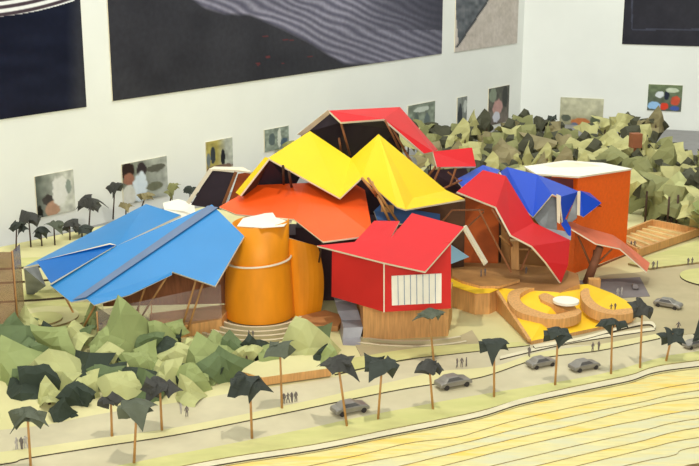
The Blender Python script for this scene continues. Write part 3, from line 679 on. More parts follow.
m = MB(); m.sheet([P(534, 218, 256.5), P(552, 196, 258), P(557, 198, 258), P(557, 232, 257), P(545, 232, 256)], [(0, 1, 2, 3, 4)], .2); m.obj('grey_soffit', m_steel, t)
m = MB(); m.sheet([P(566, 222, 259), P(577, 194, 260), P(577, 218, 259), P(572, 222, 259)], [(0, 1, 2, 3)], .2); m.obj('grey_soffit', m_steel, t)
m = MB(); m.sheet([P(545, 228, 254), P(571, 232, 254), P(571, 240, 252.5), P(548, 234, 253)], [(0, 1, 2, 3)], .3); m.obj('foil_trim', m_metal, t)
m = MB(); m.sheet([P(561, 224, 254), P(566, 219, 254), P(571, 228, 254), P(571, 239, 253)], [(0, 1, 2, 3)], .2); m.obj('blue_tab', m_royal, t)
for p, q in (((500, 200, 258), (500, 262, 262)),):
    m = MB(); m.tube(P(*p), P(*q), .3); m.obj('strut', m_dstick, t)

# ---------------------------------------------------------------- orange block
b1 = G(573, 274, 0); b2 = G(625.5, 254, 0)
tl = P(574, 178, b1.y); tr = P(628, 170, b2.y)
d = b2 - b1; nn = Vector((-d.y, d.x, 0)).normalized()
bkr = P(598, 163, b2.y + 26); 
back_r = G(603, 164.5, tr.z); back_l = G(552, 168, tl.z)
t = thing('orange_block', 'tall orange block building with a cream paper top, at the right', 'model building', (b1 + b2) / 2)
zt1, zt2 = tl.z, tr.z
vs = [b1, b2, back_r, back_l] + [Vector((b1.x, b1.y, zt1)), Vector((b2.x, b2.y, zt2)), Vector((back_r.x, back_r.y, zt2)), Vector((back_l.x, back_l.y, zt1))]
vs[2] = Vector((back_r.x, back_r.y, 0)); vs[3] = Vector((back_l.x, back_l.y, 0))
m = MB(); m.add(vs, [(0, 1, 5, 4), (1, 2, 6, 5), (2, 3, 7, 6), (3, 0, 4, 7), (3, 2, 1, 0), (4, 5, 6, 7)]); m.obj('block_body', m_orb, t)
m = MB(); ct = Vector((0, 0, .45)); m.prism([G(536, 175.5, tl.z) + ct, vs[4] + ct + Vector((0, -.4, 0)), vs[5] + ct + Vector((.2, -.4, 0)), vs[6] + ct, G(566, 162, tl.z) + ct, G(524, 168, tl.z) + ct], .4, (0, 2)); m.obj('cream_top', [m_white, m_under, m_edge], t)
m = MB(); m.sheet([P(536, 176, 269), P(574, 179.5, 269.5), P(602, 207, 273), P(572, 205, 269), P(550, 192, 269)], [(0, 1, 2, 3, 4)], .2); m.obj('dark_side_patch', mat('maroon_patch', (92, 34, 36), .6, .05), t)  # flat maroon sheet before the upper left of the block
for f in ((575, 300),):
    pass
# salmon canopy on its trunk
t = thing('leaf_canopy', 'thin salmon canopy on a leaning forked trunk, right of the orange block front', 'canopy', G(588, 284, 0))
Vs = [P(552, 212, 262), P(583, 226.5, 266), P(613, 235, 268), P(622, 241, 266), P(650, 263, 262), P(647, 272, 256), P(620, 248.5, 256), P(596, 243.5, 255), P(566, 225.5, 258)]
m = MB(); m.sheet(Vs, [(0, 1, 8), (1, 2, 7, 8), (2, 3, 6, 7), (3, 4, 5, 6)], .3); m.obj('canopy_sheet', [m_sal, m_underb, m_edge], t)
bb = G(587, 283, 0.3); tp = P(600, 247, 258)
m = MB(); m.tube(bb, tp, 1.15, .9, 8); m.obj('trunk', mat('trunk_brown', (142, 92, 64), .7, .1), t)
for e in ((578, 236, 260), (612, 249, 257), (628, 254, 258), (594, 250, 262)):
    m = MB(); m.tube(bb.lerp(tp, .4), P(*e), .3, .2); m.obj('branch', m_woodd, t)

# ---------------------------------------------------------------- deck and yellow plaza
zd = 5.3
dk = [(446, 282), (458, 286), (475, 291.5), (490, 291), (498, 287.5), (530, 290), (560, 292), (580, 284), (578, 274), (560, 268), (520, 264), (446, 262)]
t = thing('timber_deck', 'raised brown timber deck with a curved wooden front wall', 'deck', G(500, 300, 0))
m = MB(); m.prism([G(x, y, zd) for x, y in dk], 0, (0, 1), bottom=0.02); m.obj('deck_body', [m_wooddeck, m_wood], t)
def slab_on(name, pts, z, tk, mats, par):
    m = MB(); m.prism([G(x, y, z) for x, y in pts], tk, (0, 1)); return m.obj(name, mats, par)
slab_on('yellow_margin', [(447, 284), (458, 287.5), (475, 293), (490, 292.5), (498, 289), (480, 286), (462, 280), (447, 278)], zd + .15, .15, [m_plazay, m_plazay], t)
slab_on('raised_platform', [(452, 276), (462, 281), (480, 286), (500, 286), (520, 280), (520, 270), (470, 266), (452, 268)], zd + .7, .55, [m_wooddeck, m_wood], t)
t = thing('yellow_plaza', 'sloping yellow plaza with curved wooden seats, in front of the red roof', 'plaza', G(560, 325, 0))
pl = [(496, 287.5, 5.2), (531, 341, .9), (580, 331, .9), (632, 320, .7), (640, 308, .9), (612, 293, 2.2), (588, 284, 3.6), (572, 285, 4.6), (560, 292, 5.2), (530, 290.5, 5.35)]
m = MB(); q = [G(x, y, z) for x, y, z in pl]; m.prism(q, 0, (0, 1), bottom=0.02); m.obj('sloping_bed', [m_plazay, m_wood], t)
m = MB(); a, b = G(496, 287.5, 5.2), G(531, 341, .9); m.bar(a + Vector((-.35, 0, .05)), b + Vector((-.3, 0, .1)), .7, .5); m.obj('wooden_border', m_wood, t)
def zpl(x, y):       # height of the sloping bed seen at a pixel
    return max(.6, 5.2 + (y - 287) * (.9 - 5.2) / (341 - 287) - max(0, x - 560) * 0.012)
def cr(pts, n=5, closed=False):
    out = []
    N = len(pts)
    for i in range(N if closed else N - 1):
        g = lambda k: pts[k % N] if closed else pts[max(0, min(N - 1, k))]
        a, b, c, d = g(i - 1), g(i), g(i + 1), g(i + 2)
        for k in range(n):
            s = k / n
            out.append(tuple(0.5 * (2 * b[j] + (c[j] - a[j]) * s + (2 * a[j] - 5 * b[j] + 4 * c[j] - d[j]) * s * s + (3 * b[j] - a[j] - 3 * c[j] + d[j]) * s ** 3) for j in (0, 1)))
    if not closed: out.append(pts[-1])
    return out
def seat(name, outer, inner, hgt, mats=(m_wood, m_wood), lab=None):
    pts = cr(outer) + cr(inner)
    q = [G(x, y, zpl(x, y + 4) + hgt) for x, y in pts]
    m = MB(); m.prism(q, hgt + .8, (0, 1)); o = m.obj(name, list(mats), t)
    return o
Z = lambda L: [(440 + x / 3.495, 230 + y / 3.495) for x, y in L]
seat('curved_bench', Z([(300, 200), (250, 212), (236, 240), (262, 278), (320, 300), (400, 312), (470, 302), (495, 284)]), Z([(484, 274), (400, 294), (336, 280), (288, 254), (280, 226), (308, 208), (330, 202)]), 1.2)
seat('curved_bench', Z([(345, 228), (370, 220), (410, 238), (462, 258), (478, 276)]), Z([(450, 284), (400, 264), (352, 242)]), 1.0)
seat('curved_bench', Z([(490, 216), (500, 250), (540, 280), (610, 296), (670, 290), (686, 272)]), Z([(650, 274), (596, 278), (552, 260), (526, 232), (520, 206), (505, 204)]), 1.2)
c = G(566, 300, 5.5); r = 13 / ppc(c); m = MB()
m.prism([c + Vector((math.cos(i * PI / 18) * r, math.sin(i * PI / 18) * r, 0)) for i in range(36)], .5, (0, 0)); m.tube(c + Vector((0, 0, -1.8)), c + Vector((0, 0, -.4)), .5, n=12)
m.obj('white_disc', m_white, t)
m = MB(); c = G(594, 284, 3); m.box((c.x, c.y, 2.6), (2.6, 1.6, 3.4)); m.obj('wooden_block', m_wood, t)

# low wooden planter in front
t = thing('low_platform', 'low tan platform with a pale top among the front green shrubs', 'platform', G(285, 385, 0))
z = 1.9
q = [G(x, y, z) for x, y in ((233, 369), (262, 377.5), (331, 368), (322, 354), (268, 357))]
m = MB(); m.prism(q, 0, (0, 1), bottom=0.3); m.obj('platform_body', [m_cream, m_wood], t)

# slatted planter at right
t = thing('slatted_planter', 'wooden framed bed of pale slats, right of the orange block', 'planter', G(660, 240, 0))
pc = [G(612, 241, .8), G(652, 225, .8), G(698, 234, .8), G(638, 255, .8)]
m = MB(); m.prism([Vector(p) for p in pc], .7, (0, 0)); m.obj('bed', m_wood, t)
for i in range(4):
    a, b = pc[i], pc[(i + 1) % 4]; m = MB(); m.bar(a + Vector((0, 0, .6)), b + Vector((0, 0, .6)), .7, 2.0); m.obj('frame_board', m_wood, t)
for k in range(1, 7):
    u = k / 7; a = pc[1].lerp(pc[0], u) ; b = pc[2].lerp(pc[3], u); m = MB(); m.bar(a.lerp(b, .04) + Vector((0, 0, .25)), a.lerp(b, .96) + Vector((0, 0, .25)), .8, .5); m.obj('slat', mat('pale_slat', (214, 190, 130), .7), t)

# ---------------------------------------------------------------- crumpled paper trees
def leaf_sheet(m, c, r, rng, drop=.5, star=.25, tilt=(0, 0), mi=0, n=8, lump=.18, rings=(.45, .75, 1.0)):
    """one crumpled sheet draped over a point"""
    R = Matrix.Rotation(tilt[1], 3, 'Z') @ Matrix.Rotation(tilt[0], 3, 'X')
    ang = [2 * PI * (i + rng.uniform(-.25, .25)) / n for i in range(n)]
    rad = [(1 + (star if i % 2 == 0 else -star)) * rng.uniform(.82, 1.15) for i in range(n)]
    fold = [(-1) ** i * lump * rng.uniform(.5, 1.3) for i in range(n)]
    vs = [Vector((0, 0, .12 * r))]
    for ri in rings:
        for i in range(n):
            rr = r * ri * (1 + (rad[i] - 1) * ri)
            vs.append(Vector((rr * math.cos(ang[i]), rr * math.sin(ang[i]), r * (-drop * ri ** 1.7 + fold[i] * ri + rng.uniform(-.05, .05)))))
    vs = [Vector(c) + R @ v for v in vs]
    fs = [(0, 1 + i, 1 + (i + 1) % n) for i in range(n)]
    for k in range(len(rings) - 1):
        for i in range(n):
            a = 1 + k * n + i; b = 1 + k * n + (i + 1) % n; a2 = a + n; b2 = b + n
            fs += [(a, a2, b2), (a, b2, b)] if (i + k) % 2 else [(a, a2, b), (b, a2, b2)]
    m.add(vs, fs, mi)
def fold_sheet(m, c, s, rng, tilt, az, fold=.5, sag=.35, n=6, mi=0):
    """a roughly square scrap of paper, creased two or three times and crumpled"""
    R = Matrix.Rotation(tilt, 3, 'X') @ Matrix.Rotation(az, 3, 'Z')
    dirs = []
    a0 = rng.uniform(0, PI)
    for k in range(3):
        a = a0 + k * PI / 3 + rng.uniform(-.4, .4); dirs.append((math.cos(a), math.sin(a), rng.uniform(-.3, .3), (-1, 1, -1)[k] * rng.uniform(.45, 1.1) * fold))
    cor = [rng.uniform(.6, 1.3) for _ in range(4)]; asp = rng.uniform(.7, 1.0)
    edge_ = (rng.uniform(-.1, .3), rng.uniform(-.1, .3)); P_ = []
    for j in range(n + 1):
        for i in range(n + 1):
            x = -1 + 2 * i / n; y = -1 + 2 * j / n
            wgt = cor[0] * (1 - x) * (1 - y) / 4 + cor[1] * (1 + x) * (1 - y) / 4 + cor[2] * (1 + x) * (1 + y) / 4 + cor[3] * (1 - x) * (1 + y) / 4
            x2 = x * wgt * (1 + edge_[0] * y * y); y2 = y * wgt * asp * (1 + edge_[1] * x * x)
            if 0 < i < n and 0 < j < n: x2 += rng.uniform(-.07, .07); y2 += rng.uniform(-.07, .07)
            z = -sag * (x2 * x2 + y2 * y2) + sum(k * abs(x2 * u + y2 * v - o) for u, v, o, k in dirs) + rng.uniform(-.05, .05)
            P_.append(Vector((x2, y2, z)))
    mz = P_[len(P_) // 2].z
    vs = [Vector(c) + R @ Vector((p.x * s, p.y * s, (p.z - mz) * s)) for p in P_]
    fs = []
    for j in range(n):
        for i in range(n):
            a = j * (n + 1) + i; b = a + 1; d = a + n + 1; e = d + 1
            fs += [(a, b, e), (a, e, d)] if rng.random() < .5 else [(a, b, d), (b, e, d)]
    m.add(vs, fs, mi)
def thicken(o, t=0.0007):
    md = o.modifiers.new('paper_thickness', 'SOLIDIFY'); md.thickness = t; md.offset = -1
    return o

def paper_tree(base, label, crown_c, wpx, hpx, mt, seed, group, stick=m_stick, lean=None, name='paper_tree', nsh=2, drop=.75):
    """stick tree with a draped dark crown; crown_c centre, wpx/hpx its size in picture pixels"""
    rng = random.Random(seed)
    t = thing(name, label, 'model tree', base, group)
    r = wpx / 2 / ppc(crown_c); h = hpx / ppc(crown_c)
    topz = crown_c + Vector((0, 0, h * .36))
    m = MB(); m.tube(base - Vector((0, 0, .1)), topz - Vector((0, 0, .12 * h)), .22, .18); m.obj('trunk', stick, t)
    m = MB()
    sg_ = rng.choice((-1, 1))
    fold_sheet(m, topz + Vector((0, 0, -.05 * h)), r * .74, rng, rng.uniform(.1, .5), rng.uniform(0, 6), .6, .3)
    for k_ in (sg_, -sg_):
        fold_sheet(m, topz + Vector((k_ * .42 * r, rng.uniform(-.3, .1) * r, -rng.uniform(.15, .4) * h)), r * rng.uniform(.4, .55), rng, rng.uniform(.6, 1.3), rng.uniform(0, 6), .8, .3)
    xs = [v.x for v in m.v]; zs = [v.z for v in m.v]; x0, x1, z0, z1 = min(xs), max(xs), min(zs), max(zs)
    sx = 2 * r / (x1 - x0); sz = h / (z1 - z0)
    for v in m.v:
        v.x = crown_c.x + (v.x - (x0 + x1) / 2) * sx; v.y = crown_c.y + (v.y - crown_c.y) * sx; v.z = crown_c.z + (v.z - (z0 + z1) / 2) * sz
    thicken(m.obj('crown', mt, t))
    return t
FG = 'dark paper trees on sticks along the front road'
fg = [
 (31, 470, 28, 421, 46, 26, m_k3, 'grey-green paper tree on a stick in the bottom left corner'),
 (134, 463, 137, 413, 38, 28, m_k3, 'grey-green stick tree at the lower left, the nearest to the yellow terraces there'),
 (112, 437, 111, 401, 28, 16, m_k2, 'small charcoal stick tree just left of the overlapping pair, before the green bank'),
 (162, 431, 160, 391, 46, 24, m_k2, 'charcoal stick tree with a tipped trunk before the sage green bank'),
 (252, 438, 250, 388, 46, 30, m_k1, 'near-black stick tree in front of the low tan platform, left end'),
 (282, 409, 280, 352, 32, 20, m_k3, 'grey-green stick tree beside the four figures, in front of the drum'),
 (347, 426, 338, 369, 44, 26, m_k2, 'stick tree leaning over the parked car below the silver chute'),
 (378, 419, 382, 370, 36, 24, m_k1, 'near-black stick tree just right of the parked car below the chute'),
 (433, 409, 429, 368, 30, 17, m_k2, 'charcoal stick tree left of the car below the red house'),
 (434, 364, 429, 316, 34, 12, m_k3, 'flat-topped stick tree right under the red house window'),
 (494, 397, 494, 351, 30, 26, m_k1, 'black stick tree left of the yellow plaza corner'),
 (555, 385, 558, 338, 28, 20, m_k1, 'black stick tree between the two cars right of centre'),
 (611, 374, 612, 327, 34, 20, m_k1, 'black stick tree in front of the curved bench tip'),
 (640, 368, 642, 310, 24, 24, m_k2, 'tall stick tree with a pointed charcoal crown, left of the forecourt car'),
 (666, 361, 672, 338, 30, 20, m_k1, 'short black stick tree low on the right, on the lawn strip'),
 (706, 356, 704, 332, 20, 24, m_k1, 'black stick tree cut off by the right edge of the picture')]
for i, (bx, by, cx, cy, w, h, mt, lab) in enumerate(fg):
    b = G(bx, by, .12); cpt = P(cx, cy, b.y - (.0))
    paper_tree(b, lab, cpt, w, h, mt, 40 + i, FG)
BG = 'small dark stick trees at the back left, by the wall'
bgt = [(16, 251, 17, 230, 20, 16, m_k1, 'small black stick tree, leftmost by the wall'), (31, 247, 29, 222, 21, 20, m_k2, 'small pointed charcoal stick tree, second from the left by the wall'),
       (42, 246, 41, 234, 16, 12, m_k1, 'squat dark stick tree third from the left by the wall'), (55, 245, 54, 228, 18, 12, m_k3, 'grey-green stick tree under the blurry portrait photograph'),
       (70, 240, 70, 227, 18, 12, m_k2, 'small charcoal stick tree right of the grey-green one by the wall'), (82, 237, 82, 231, 22, 9, m_k1, 'flat dark stick tree touching the sky-blue roof edge'),
       (89, 226, 91, 204, 28, 14, m_k2, 'charcoal stick tree between the first two small photographs'), (113, 219, 115, 190, 20, 14, m_k2, 'tallest charcoal stick tree just left of the two-person photograph'),
       (140, 212, 146, 197, 18, 8, m_o3, 'olive stick tree under the two-person photograph'), (170, 204, 172, 192, 16, 16, m_o1, 'olive green stick tree right of the two-person photograph'),
       (190, 202, 190, 191, 14, 9, m_k1, 'small black stick tree beside the dark roof panel'), (126, 218, 126, 207, 14, 8, m_o3, 'tiny olive tree behind the top of the sky-blue roof')]
for i, (bx, by, cx, cy, w, h, mt, lab) in enumerate(bgt):
    b = G(bx, by, 0); paper_tree(b, lab, P(cx, cy, b.y), w * 1.1, h * 1.15, mt, 80 + i, BG, m_dstick)

# sage green crumpled sheets of the left bank
def shrub(px, py, s, mt, label, seed, z=3.6, group=None, n=8, tilt=None, name='crumpled_paper_shrub', nsh=1, Y=None):
    rng = random.Random(seed); c = G(px, py, z) if Y is None else P(px, py, Y)
    r = s / 2 / ppc(c)
    t = thing(name, label, 'paper shrub', Vector((c.x, c.y, 0)), group)
    m = MB(); m.tube((c.x, c.y + .5, -.05), c + Vector((0, .5, -.15 * r)), .3, .25); m.obj('trunk', m_dstick, t)
    m = MB()
    tl = tilt if tilt is not None else (rng.uniform(.35, 1.0), rng.uniform(-.9, .9))
    fold_sheet(m, c, r * (1.0 if mt is m_g4 else 1.12), rng, tl[0] + .1, rng.uniform(0, 6), .8, .1, 4)
    for k in range(nsh + 1):
        fold_sheet(m, c + Vector((rng.uniform(-.8, .8) * r, rng.uniform(.5, 1.0) * r, rng.uniform(-.7, .2) * r)), r * .8, rng, rng.uniform(.2, 1.3), rng.uniform(0, 6), .8, .2, 4, (k + 1) % 2)
    thicken(m.obj('crown', [mt, m_g4 if seed % 3 else m_g3], t)); return t  # darker back sheets put the shade between leaves into the colour
SG = 'sage green crumpled paper shrubs on the left bank'
sg = [(10, 342, 40, m_g3, 'dark moss paper shrub at the left edge'), (14, 364, 44, m_g1, 'sage paper shrub at the left edge below the moss one'),
 (50, 338, 34, m_g1, 'sage paper shrub near the acrylic tower, upper left of the bank'), (77, 333, 28, m_g2, 'pale sage paper shrub left of the tallest sheet'),
 (100, 340, 30, m_g1, 'sage paper shrub tucked against the left side of the tallest sheet'), (64, 372, 48, m_g2, 'broad pale sage cupped sheet in the middle of the left bank'),
 (124, 340, 54, m_g1, 'tallest and widest sage sheet standing under the sky-blue eave'), (104, 356, 24, m_g2, 'small palest sheet below the tallest sage sheet'),
 (147, 361, 34, m_g1, 'sage sheet right below the tallest sheet'), (48, 396, 30, m_g2, 'cupped pale sheet low on the left bank, above the bottom left tree'),
 (88, 380, 28, m_g2, 'narrow pale sage sheet right of the broad cupped sheet'), (120, 384, 32, m_g2, 'pale folded sheet above the charcoal stick trees'),
 (22, 386, 38, m_g4, 'very dark green sheet at the lower left of the bank'), (80, 396, 34, m_g4, 'very dark green sheet behind the broad cupped sheet'),
 (108, 372, 34, m_g3, 'moss green sheet in the gap of the bank centre'), (138, 378, 38, m_g4, 'very dark green sheet right of the bank centre'),
 (162, 334, 28, m_g1, 'small sage sheet in front of the clear acrylic wall'), (175, 352, 36, m_g2, 'squarish pale sage sheet under the wooden glass-hall base'),
 (203, 362, 40, m_g1, 'cupped sage sheet before the curved drum steps'), (164, 375, 32, m_g2, 'crumpled pale sheet at the right foot of the bank'),
 (186, 392, 26, m_g2, 'lowest pale sheet at the right foot of the bank'), (228, 350, 34, m_g1, 'sage sheet just left of the low tan platform'),
 (222, 366, 30, m_g3, 'moss sheet behind the left end of the low tan platform'), (246, 352, 24, m_g2, 'small pale sheet behind the low tan platform'),
 (308, 347, 42, m_g2, 'broad pale sage sheet right of the drum steps'), (328, 356, 22, m_g1, 'small sage sheet beside the foot of the silver chute'),
 (270, 352, 26, m_g1, 'sage sheet behind the grey-green stick tree'), (30, 352, 30, m_g3, 'moss sheet between the left edge and the broad cupped sheet'),
 (146, 340, 26, m_g3, 'moss sheet at the right flank of the tallest sheet'), (190, 376, 30, m_g1, 'sage sheet in front of the squarish pale one'),
 (26, 322, 26, m_g2, 'small pale sheet beside the foot of the acrylic tower'), (92, 318, 20, m_g1, 'small sage sheet in front of the clear hall corner'),
 (36, 374, 34, m_g4, 'very dark green sheet between the left edge and the broad cupped sheet'), (146, 392, 30, m_g3, 'moss sheet behind the overlapping charcoal stick trees'),
 (60, 410, 26, m_g4, 'dark sheet low in front of the bank, left of the short charcoal tree')]
for i, (x, y, s, mt, lab) in enumerate(sg):
    low = y > 385
    shrub(x, y, s, mt, lab, 300 + i, z=1.8 if low else 3.4, group=SG, nsh=1 if s > 26 else 0)

# olive forest behind the model
rng = random.Random(11)
def forest_top(x):
    pts = [(400, 130), (425, 124), (450, 130), (470, 124), (500, 125), (522, 112), (545, 122), (575, 126), (600, 124), (628, 122), (650, 118), (662, 128), (672, 148), (699, 156), (740, 158)]
    for (a, b), (c, d) in zip(pts, pts[1:]):
        if a <= x <= c: return b + (d - b) * (x - a) / (c - a)
    return 150
protos = []
fmats = [m_o1, m_o2, m_o3, m_o4, m_o2]
for k in range(7):
    r2 = random.Random(900 + k); m = MB()
    fold_sheet(m, (0, -.4, 0), 3.7, r2, r2.uniform(.3, 1.2), r2.uniform(0, 6), .9, .12, 4)
    fold_sheet(m, (2.2, 1.0, -.8), 2.9, r2, r2.uniform(.2, 1.3), r2.uniform(0, 6), .9, .2, 4, 1)  # darker second sheet paints the shade in the crown's gaps
    fold_sheet(m, (-2.2, 1.2, -1.4), 2.9, r2, r2.uniform(.2, 1.3), r2.uniform(0, 6), .9, .2, 4)
    me = bpy.data.meshes.new('crown'); me.from_pydata([tuple(v / 100) for v in m.v], [], m.f); me.materials.append(m_o1); me.materials.append(m_o4)
    for p_, i_ in zip(me.polygons, m.m): p_.material_index = i_
    protos.append(me)
mt_ = MB(); mt_.tube((0, 0, 0), (0, 0, 1), .3, .25, 6)
tr_me = bpy.data.meshes.new('trunk'); tr_me.from_pydata([tuple(v / 100) for v in mt_.v], [], mt_.f); tr_me.materials.append(m_dstick)
def forest_tree(px, py, z, s, mt, label, group):
    c = G(px, py, z); t = thing('paper_tree', label, 'paper tree', Vector((c.x, c.y, 0)), group)
    o = bpy.data.objects.new('crown', protos[rng.randrange(7)]); COL.objects.link(o); o.parent = t
    o.location = (0, 0, z / 100); o.scale = (s, s, s); o.rotation_euler = (0, 0, rng.uniform(-.7, .7))
    o.material_slots[0].link = 'OBJECT'; o.material_slots[0].material = mt; thicken(o)
    q = bpy.data.objects.new('trunk', tr_me); COL.objects.link(q); q.parent = t; q.scale = (1, 1, z); return t
zones = [(400, 480, 'olive crumpled paper tree in the forest behind the yellow and top red roofs'),
         (480, 545, 'olive crumpled paper tree in the forest behind the royal blue roof, below the room corner'),
         (545, 630, 'olive crumpled paper tree in the forest directly behind the orange block'),
         (630, 760, 'olive crumpled paper tree in the forest right of the orange block')]
y = 0
cnt = 0
for row in range(9):
    x = 408 + (row % 2) * 8
    while x < 735:
        top = forest_top(x) + 3; py = top + row * 11.5 + rng.uniform(-4, 4); px = x + rng.uniform(-4, 4)
        lim = 176 if px < 545 else (172 if px < 622 else 190 + (px - 622) * .3)
        if px < 440: lim = 150 + (px - 408) * .3
        if py < lim:
            zz = 11 + rng.uniform(-2.5, 1.5) - (0 if row < 6 else 1)
            for a, b, l in zones:
                if a <= px < b: lab = l
            rt_ = px > 632 and row > 2
            forest_tree(px, py, zz - (1.5 if rt_ else 0), rng.uniform(1.2, 1.5) if rt_ else rng.uniform(.8, 1.3), rng.choice([m_g2, m_o2, m_g1, m_o1] if rt_ else fmats), lab, lab.replace('olive crumpled paper tree', 'olive paper trees'))
            cnt += 1
        x += 16.5
for i, (x, y) in enumerate(((380, 148), (412, 168), (395, 160), (425, 178), (292, 148))):
    forest_tree(x, y, 9, .8, m_o4 if i < 4 else m_o1, 'small dark olive tree glimpsed between the yellow and top red roofs' if i < 4 else 'small olive tree left of the top red roof', 'trees glimpsed between roofs' if i < 4 else None)
# trunks seen free of their crowns right of the block
for i, (x, y, lab) in enumerate(((645, 222, 'bare dark pole just right of the orange block'), (667, 228, 'bare dark pole above the slatted planter'), (676, 226, 'bare dark pole right above the slatted planter corner'))):
    b = G(x, y, 0); m = MB(); m.tube(b, b + Vector((0, 0, 9)), .3); props(m.obj('dark_pole', m_dstick), lab, 'pole')
b = G(631, 140, 13.5); m = MB(); m.box((b.x, b.y - 6, 14.5), (3.3, 3, 4.6), .2); m.tube((b.x, b.y - 6, 0), (b.x, b.y - 6, 12.5), .5)
props(m.obj('brown_box', mat('brown_card', (150, 92, 60), .7)), 'small brown box on a post sticking out of the paper forest', 'box')
paper_tree(G(552, 140, 2), 'tiny dark tree standing alone against the wall, right of the corner', P(552, 119, G(552, 140, 2).y), 10, 8, m_k1, 77, None, m_dstick)

# ---------------------------------------------------------------- people
def person_mesh(pose):
    k = [(0, 0, .88), (0, 0, 1.12), (0, 0, 1.38), (0, 0, 1.5), (0, .0, 1.66)]
    ar = {'stand': (.16, .05), 'walk': (.2, .22), 'arm': (.22, .1)}[pose]
    st = .1 if pose != 'walk' else .24
    v = k + [(-.17, 0, 1.38), (-.24, ar[1], 1.12), (-.24, ar[1] * 1.6 , .9), (.17, 0, 1.38), (.25, -ar[1], 1.12), (.25, -ar[1] * 1.4, .9),
             (-.1, 0, .85), (-.11, st * .6, .48), (-.11, st * .5, .05), (.1, 0, .85), (.11, -st * .6, .48), (.11, -st, .05)]
    e = [(0, 1), (1, 2), (2, 3), (3, 4), (2, 5), (5, 6), (6, 7), (2, 8), (8, 9), (9, 10), (0, 11), (11, 12), (12, 13), (0, 14), (14, 15), (15, 16)]
    rad = [.14, .13, .14, .07, .12, .08, .06, .05, .08, .06, .05, .1, .075, .06, .1, .075, .06]
    me = bpy.data.meshes.new('person_tmp'); me.from_pydata([tuple(c * .01 for c in p) for p in v], e, [])
    o = bpy.data.objects.new('person_tmp', me); COL.objects.link(o)
    md = o.modifiers.new('s', 'SKIN')
    for i, r in enumerate(rad): me.skin_vertices[0].data[i].radius = (r * .01, r * .01)
    me.skin_vertices[0].data[0].use_root = True
    o.modifiers.new('u', 'SUBSURF').levels = 1
    dg = bpy.context.evaluated_depsgraph_get(); dg.update()
    res = bpy.data.meshes.new_from_object(o.evaluated_get(dg)); res.name = 'person_' + pose
    bpy.data.objects.remove(o); bpy.data.meshes.remove(me)
    res.materials.clear(); res.materials.append(m_fig); return res
PM = [person_mesh(p) for p in ('stand', 'walk', 'arm')]
def person(px, py, z, label, group=None, h=1.9, mt=m_fig, k=0):
    b = G(px, py, z); o = bpy.data.objects.new('person', PM[k % 3]); COL.objects.link(o)
    s = h / 1.75; o.scale = (s, s, s); o.location = Wd(b); o.rotation_euler = (0, 0, k * 1.3)
    o.material_slots[0].link = 'OBJECT'; o.material_slots[0].material = mt
    return props(o, label, 'person', group)
four = ['leftmost', 'second from left', 'third from left', 'rightmost']
pe = [(284 + 4 * i, 404 - .6 * i, .12, four[i] + ' of four grey figures standing behind the near-black stick tree', 'four figures by the low platform', 2.2, m_fig) for i in range(4)]
pe += [(457 + 4.6 * i, 368 - .6 * i, .2, ('leftmost', 'middle', 'rightmost')[i] + ' of three grey figures walking below the red house', 'three walking figures', 2.1, m_fig) for i in range(3)]
pe += [(529, 357, .2, 'grey figure at the left side of the yellow plaza corner', None, 2.3, m_fig),
 (592.5, 352, .1, 'left one of two grey figures between black stick trees at the right', 'two figures on the road', 2.2, m_fig), (598.5, 351, .1, 'right one of two grey figures between black stick trees at the right', 'two figures on the road', 2.2, m_fig),
 (678, 331, .15, 'lone grey figure above the short black stick tree at right', None, 2.2, m_fig),
 (566, 314.5, 1.4, 'left one of two figures at the end of the inner bench', 'two figures on the plaza', 2.0, m_fig), (569.5, 314, 1.4, 'right one of two figures at the end of the inner bench', 'two figures on the plaza', 2.0, m_fig),
 (611, 311, 2.1, 'left one of two figures on the right bench of the yellow plaza', 'two figures on the bench', 1.8, m_fig), (615, 310.5, 2.1, 'right one of two figures on the right bench of the yellow plaza', 'two figures on the bench', 1.8, m_fig),
 (617.5, 297, .3, 'left one of two pale figures in the painted canopy shadow', 'two pale figures', 2.3, m_figl), (621.5, 296, .3, 'right one of two pale figures in the painted canopy shadow', 'two pale figures', 2.3, m_figl),
 (653, 269.5, .2, 'left one of two figures at the salmon canopy tip', 'two figures by the canopy', 2.3, m_fig), (657, 269, .2, 'right one of two figures at the salmon canopy tip', 'two figures by the canopy', 2.3, m_fig),
 (688, 265, .6, 'left one of two figures on the far lawn at right', 'two figures on the far lawn', 2.0, m_fig), (692, 264.5, .6, 'right one of two figures on the far lawn at right', 'two figures on the far lawn', 2.0, m_fig),
 (631, 248, .8, 'left one of two figures beside the slatted planter', 'two figures by the planter', 2.0, m_fig), (634.5, 247.5, .8, 'right one of two figures beside the slatted planter', 'two figures by the planter', 2.0, m_fig),
 (17, 450, .1, 'left one of three grey figures near the bottom left tree', 'three figures bottom left', 2.4, m_figl), (22, 450, .1, 'middle one of three grey figures near the bottom left tree', 'three figures bottom left', 2.4, m_fig), (26, 448.5, .1, 'right one of three grey figures near the bottom left tree', 'three figures bottom left', 2.4, m_figl),
 (181, 414, .1, 'left one of two grey figures at the foot of the green bank', 'two figures by the bank', 2.2, m_figl), (187, 417, .1, 'right one of two grey figures at the foot of the green bank', 'two figures by the bank', 2.2, m_fig),
 (249, 337, .9, 'left one of two figures on the drum steps', 'two figures on the drum steps', 1.6, m_fig), (253, 337.5, .9, 'right one of two figures on the drum steps', 'two figures on the drum steps', 1.6, m_fig),
 (481, 277, 6.0, 'left one of two figures on the timber deck by the red house', 'two figures on the deck', 1.9, m_fig), (485, 276, 6.0, 'right one of two figures on the timber deck by the red house', 'two figures on the deck', 1.9, m_fig),
 (526, 274, 5.3, 'lone figure on the timber deck right of the timber column', None, 1.9, m_fig)]
for i, (x, y, z, lab, g, h, mt) in enumerate(pe): person(x, y, z, lab, g, h, mt, i)

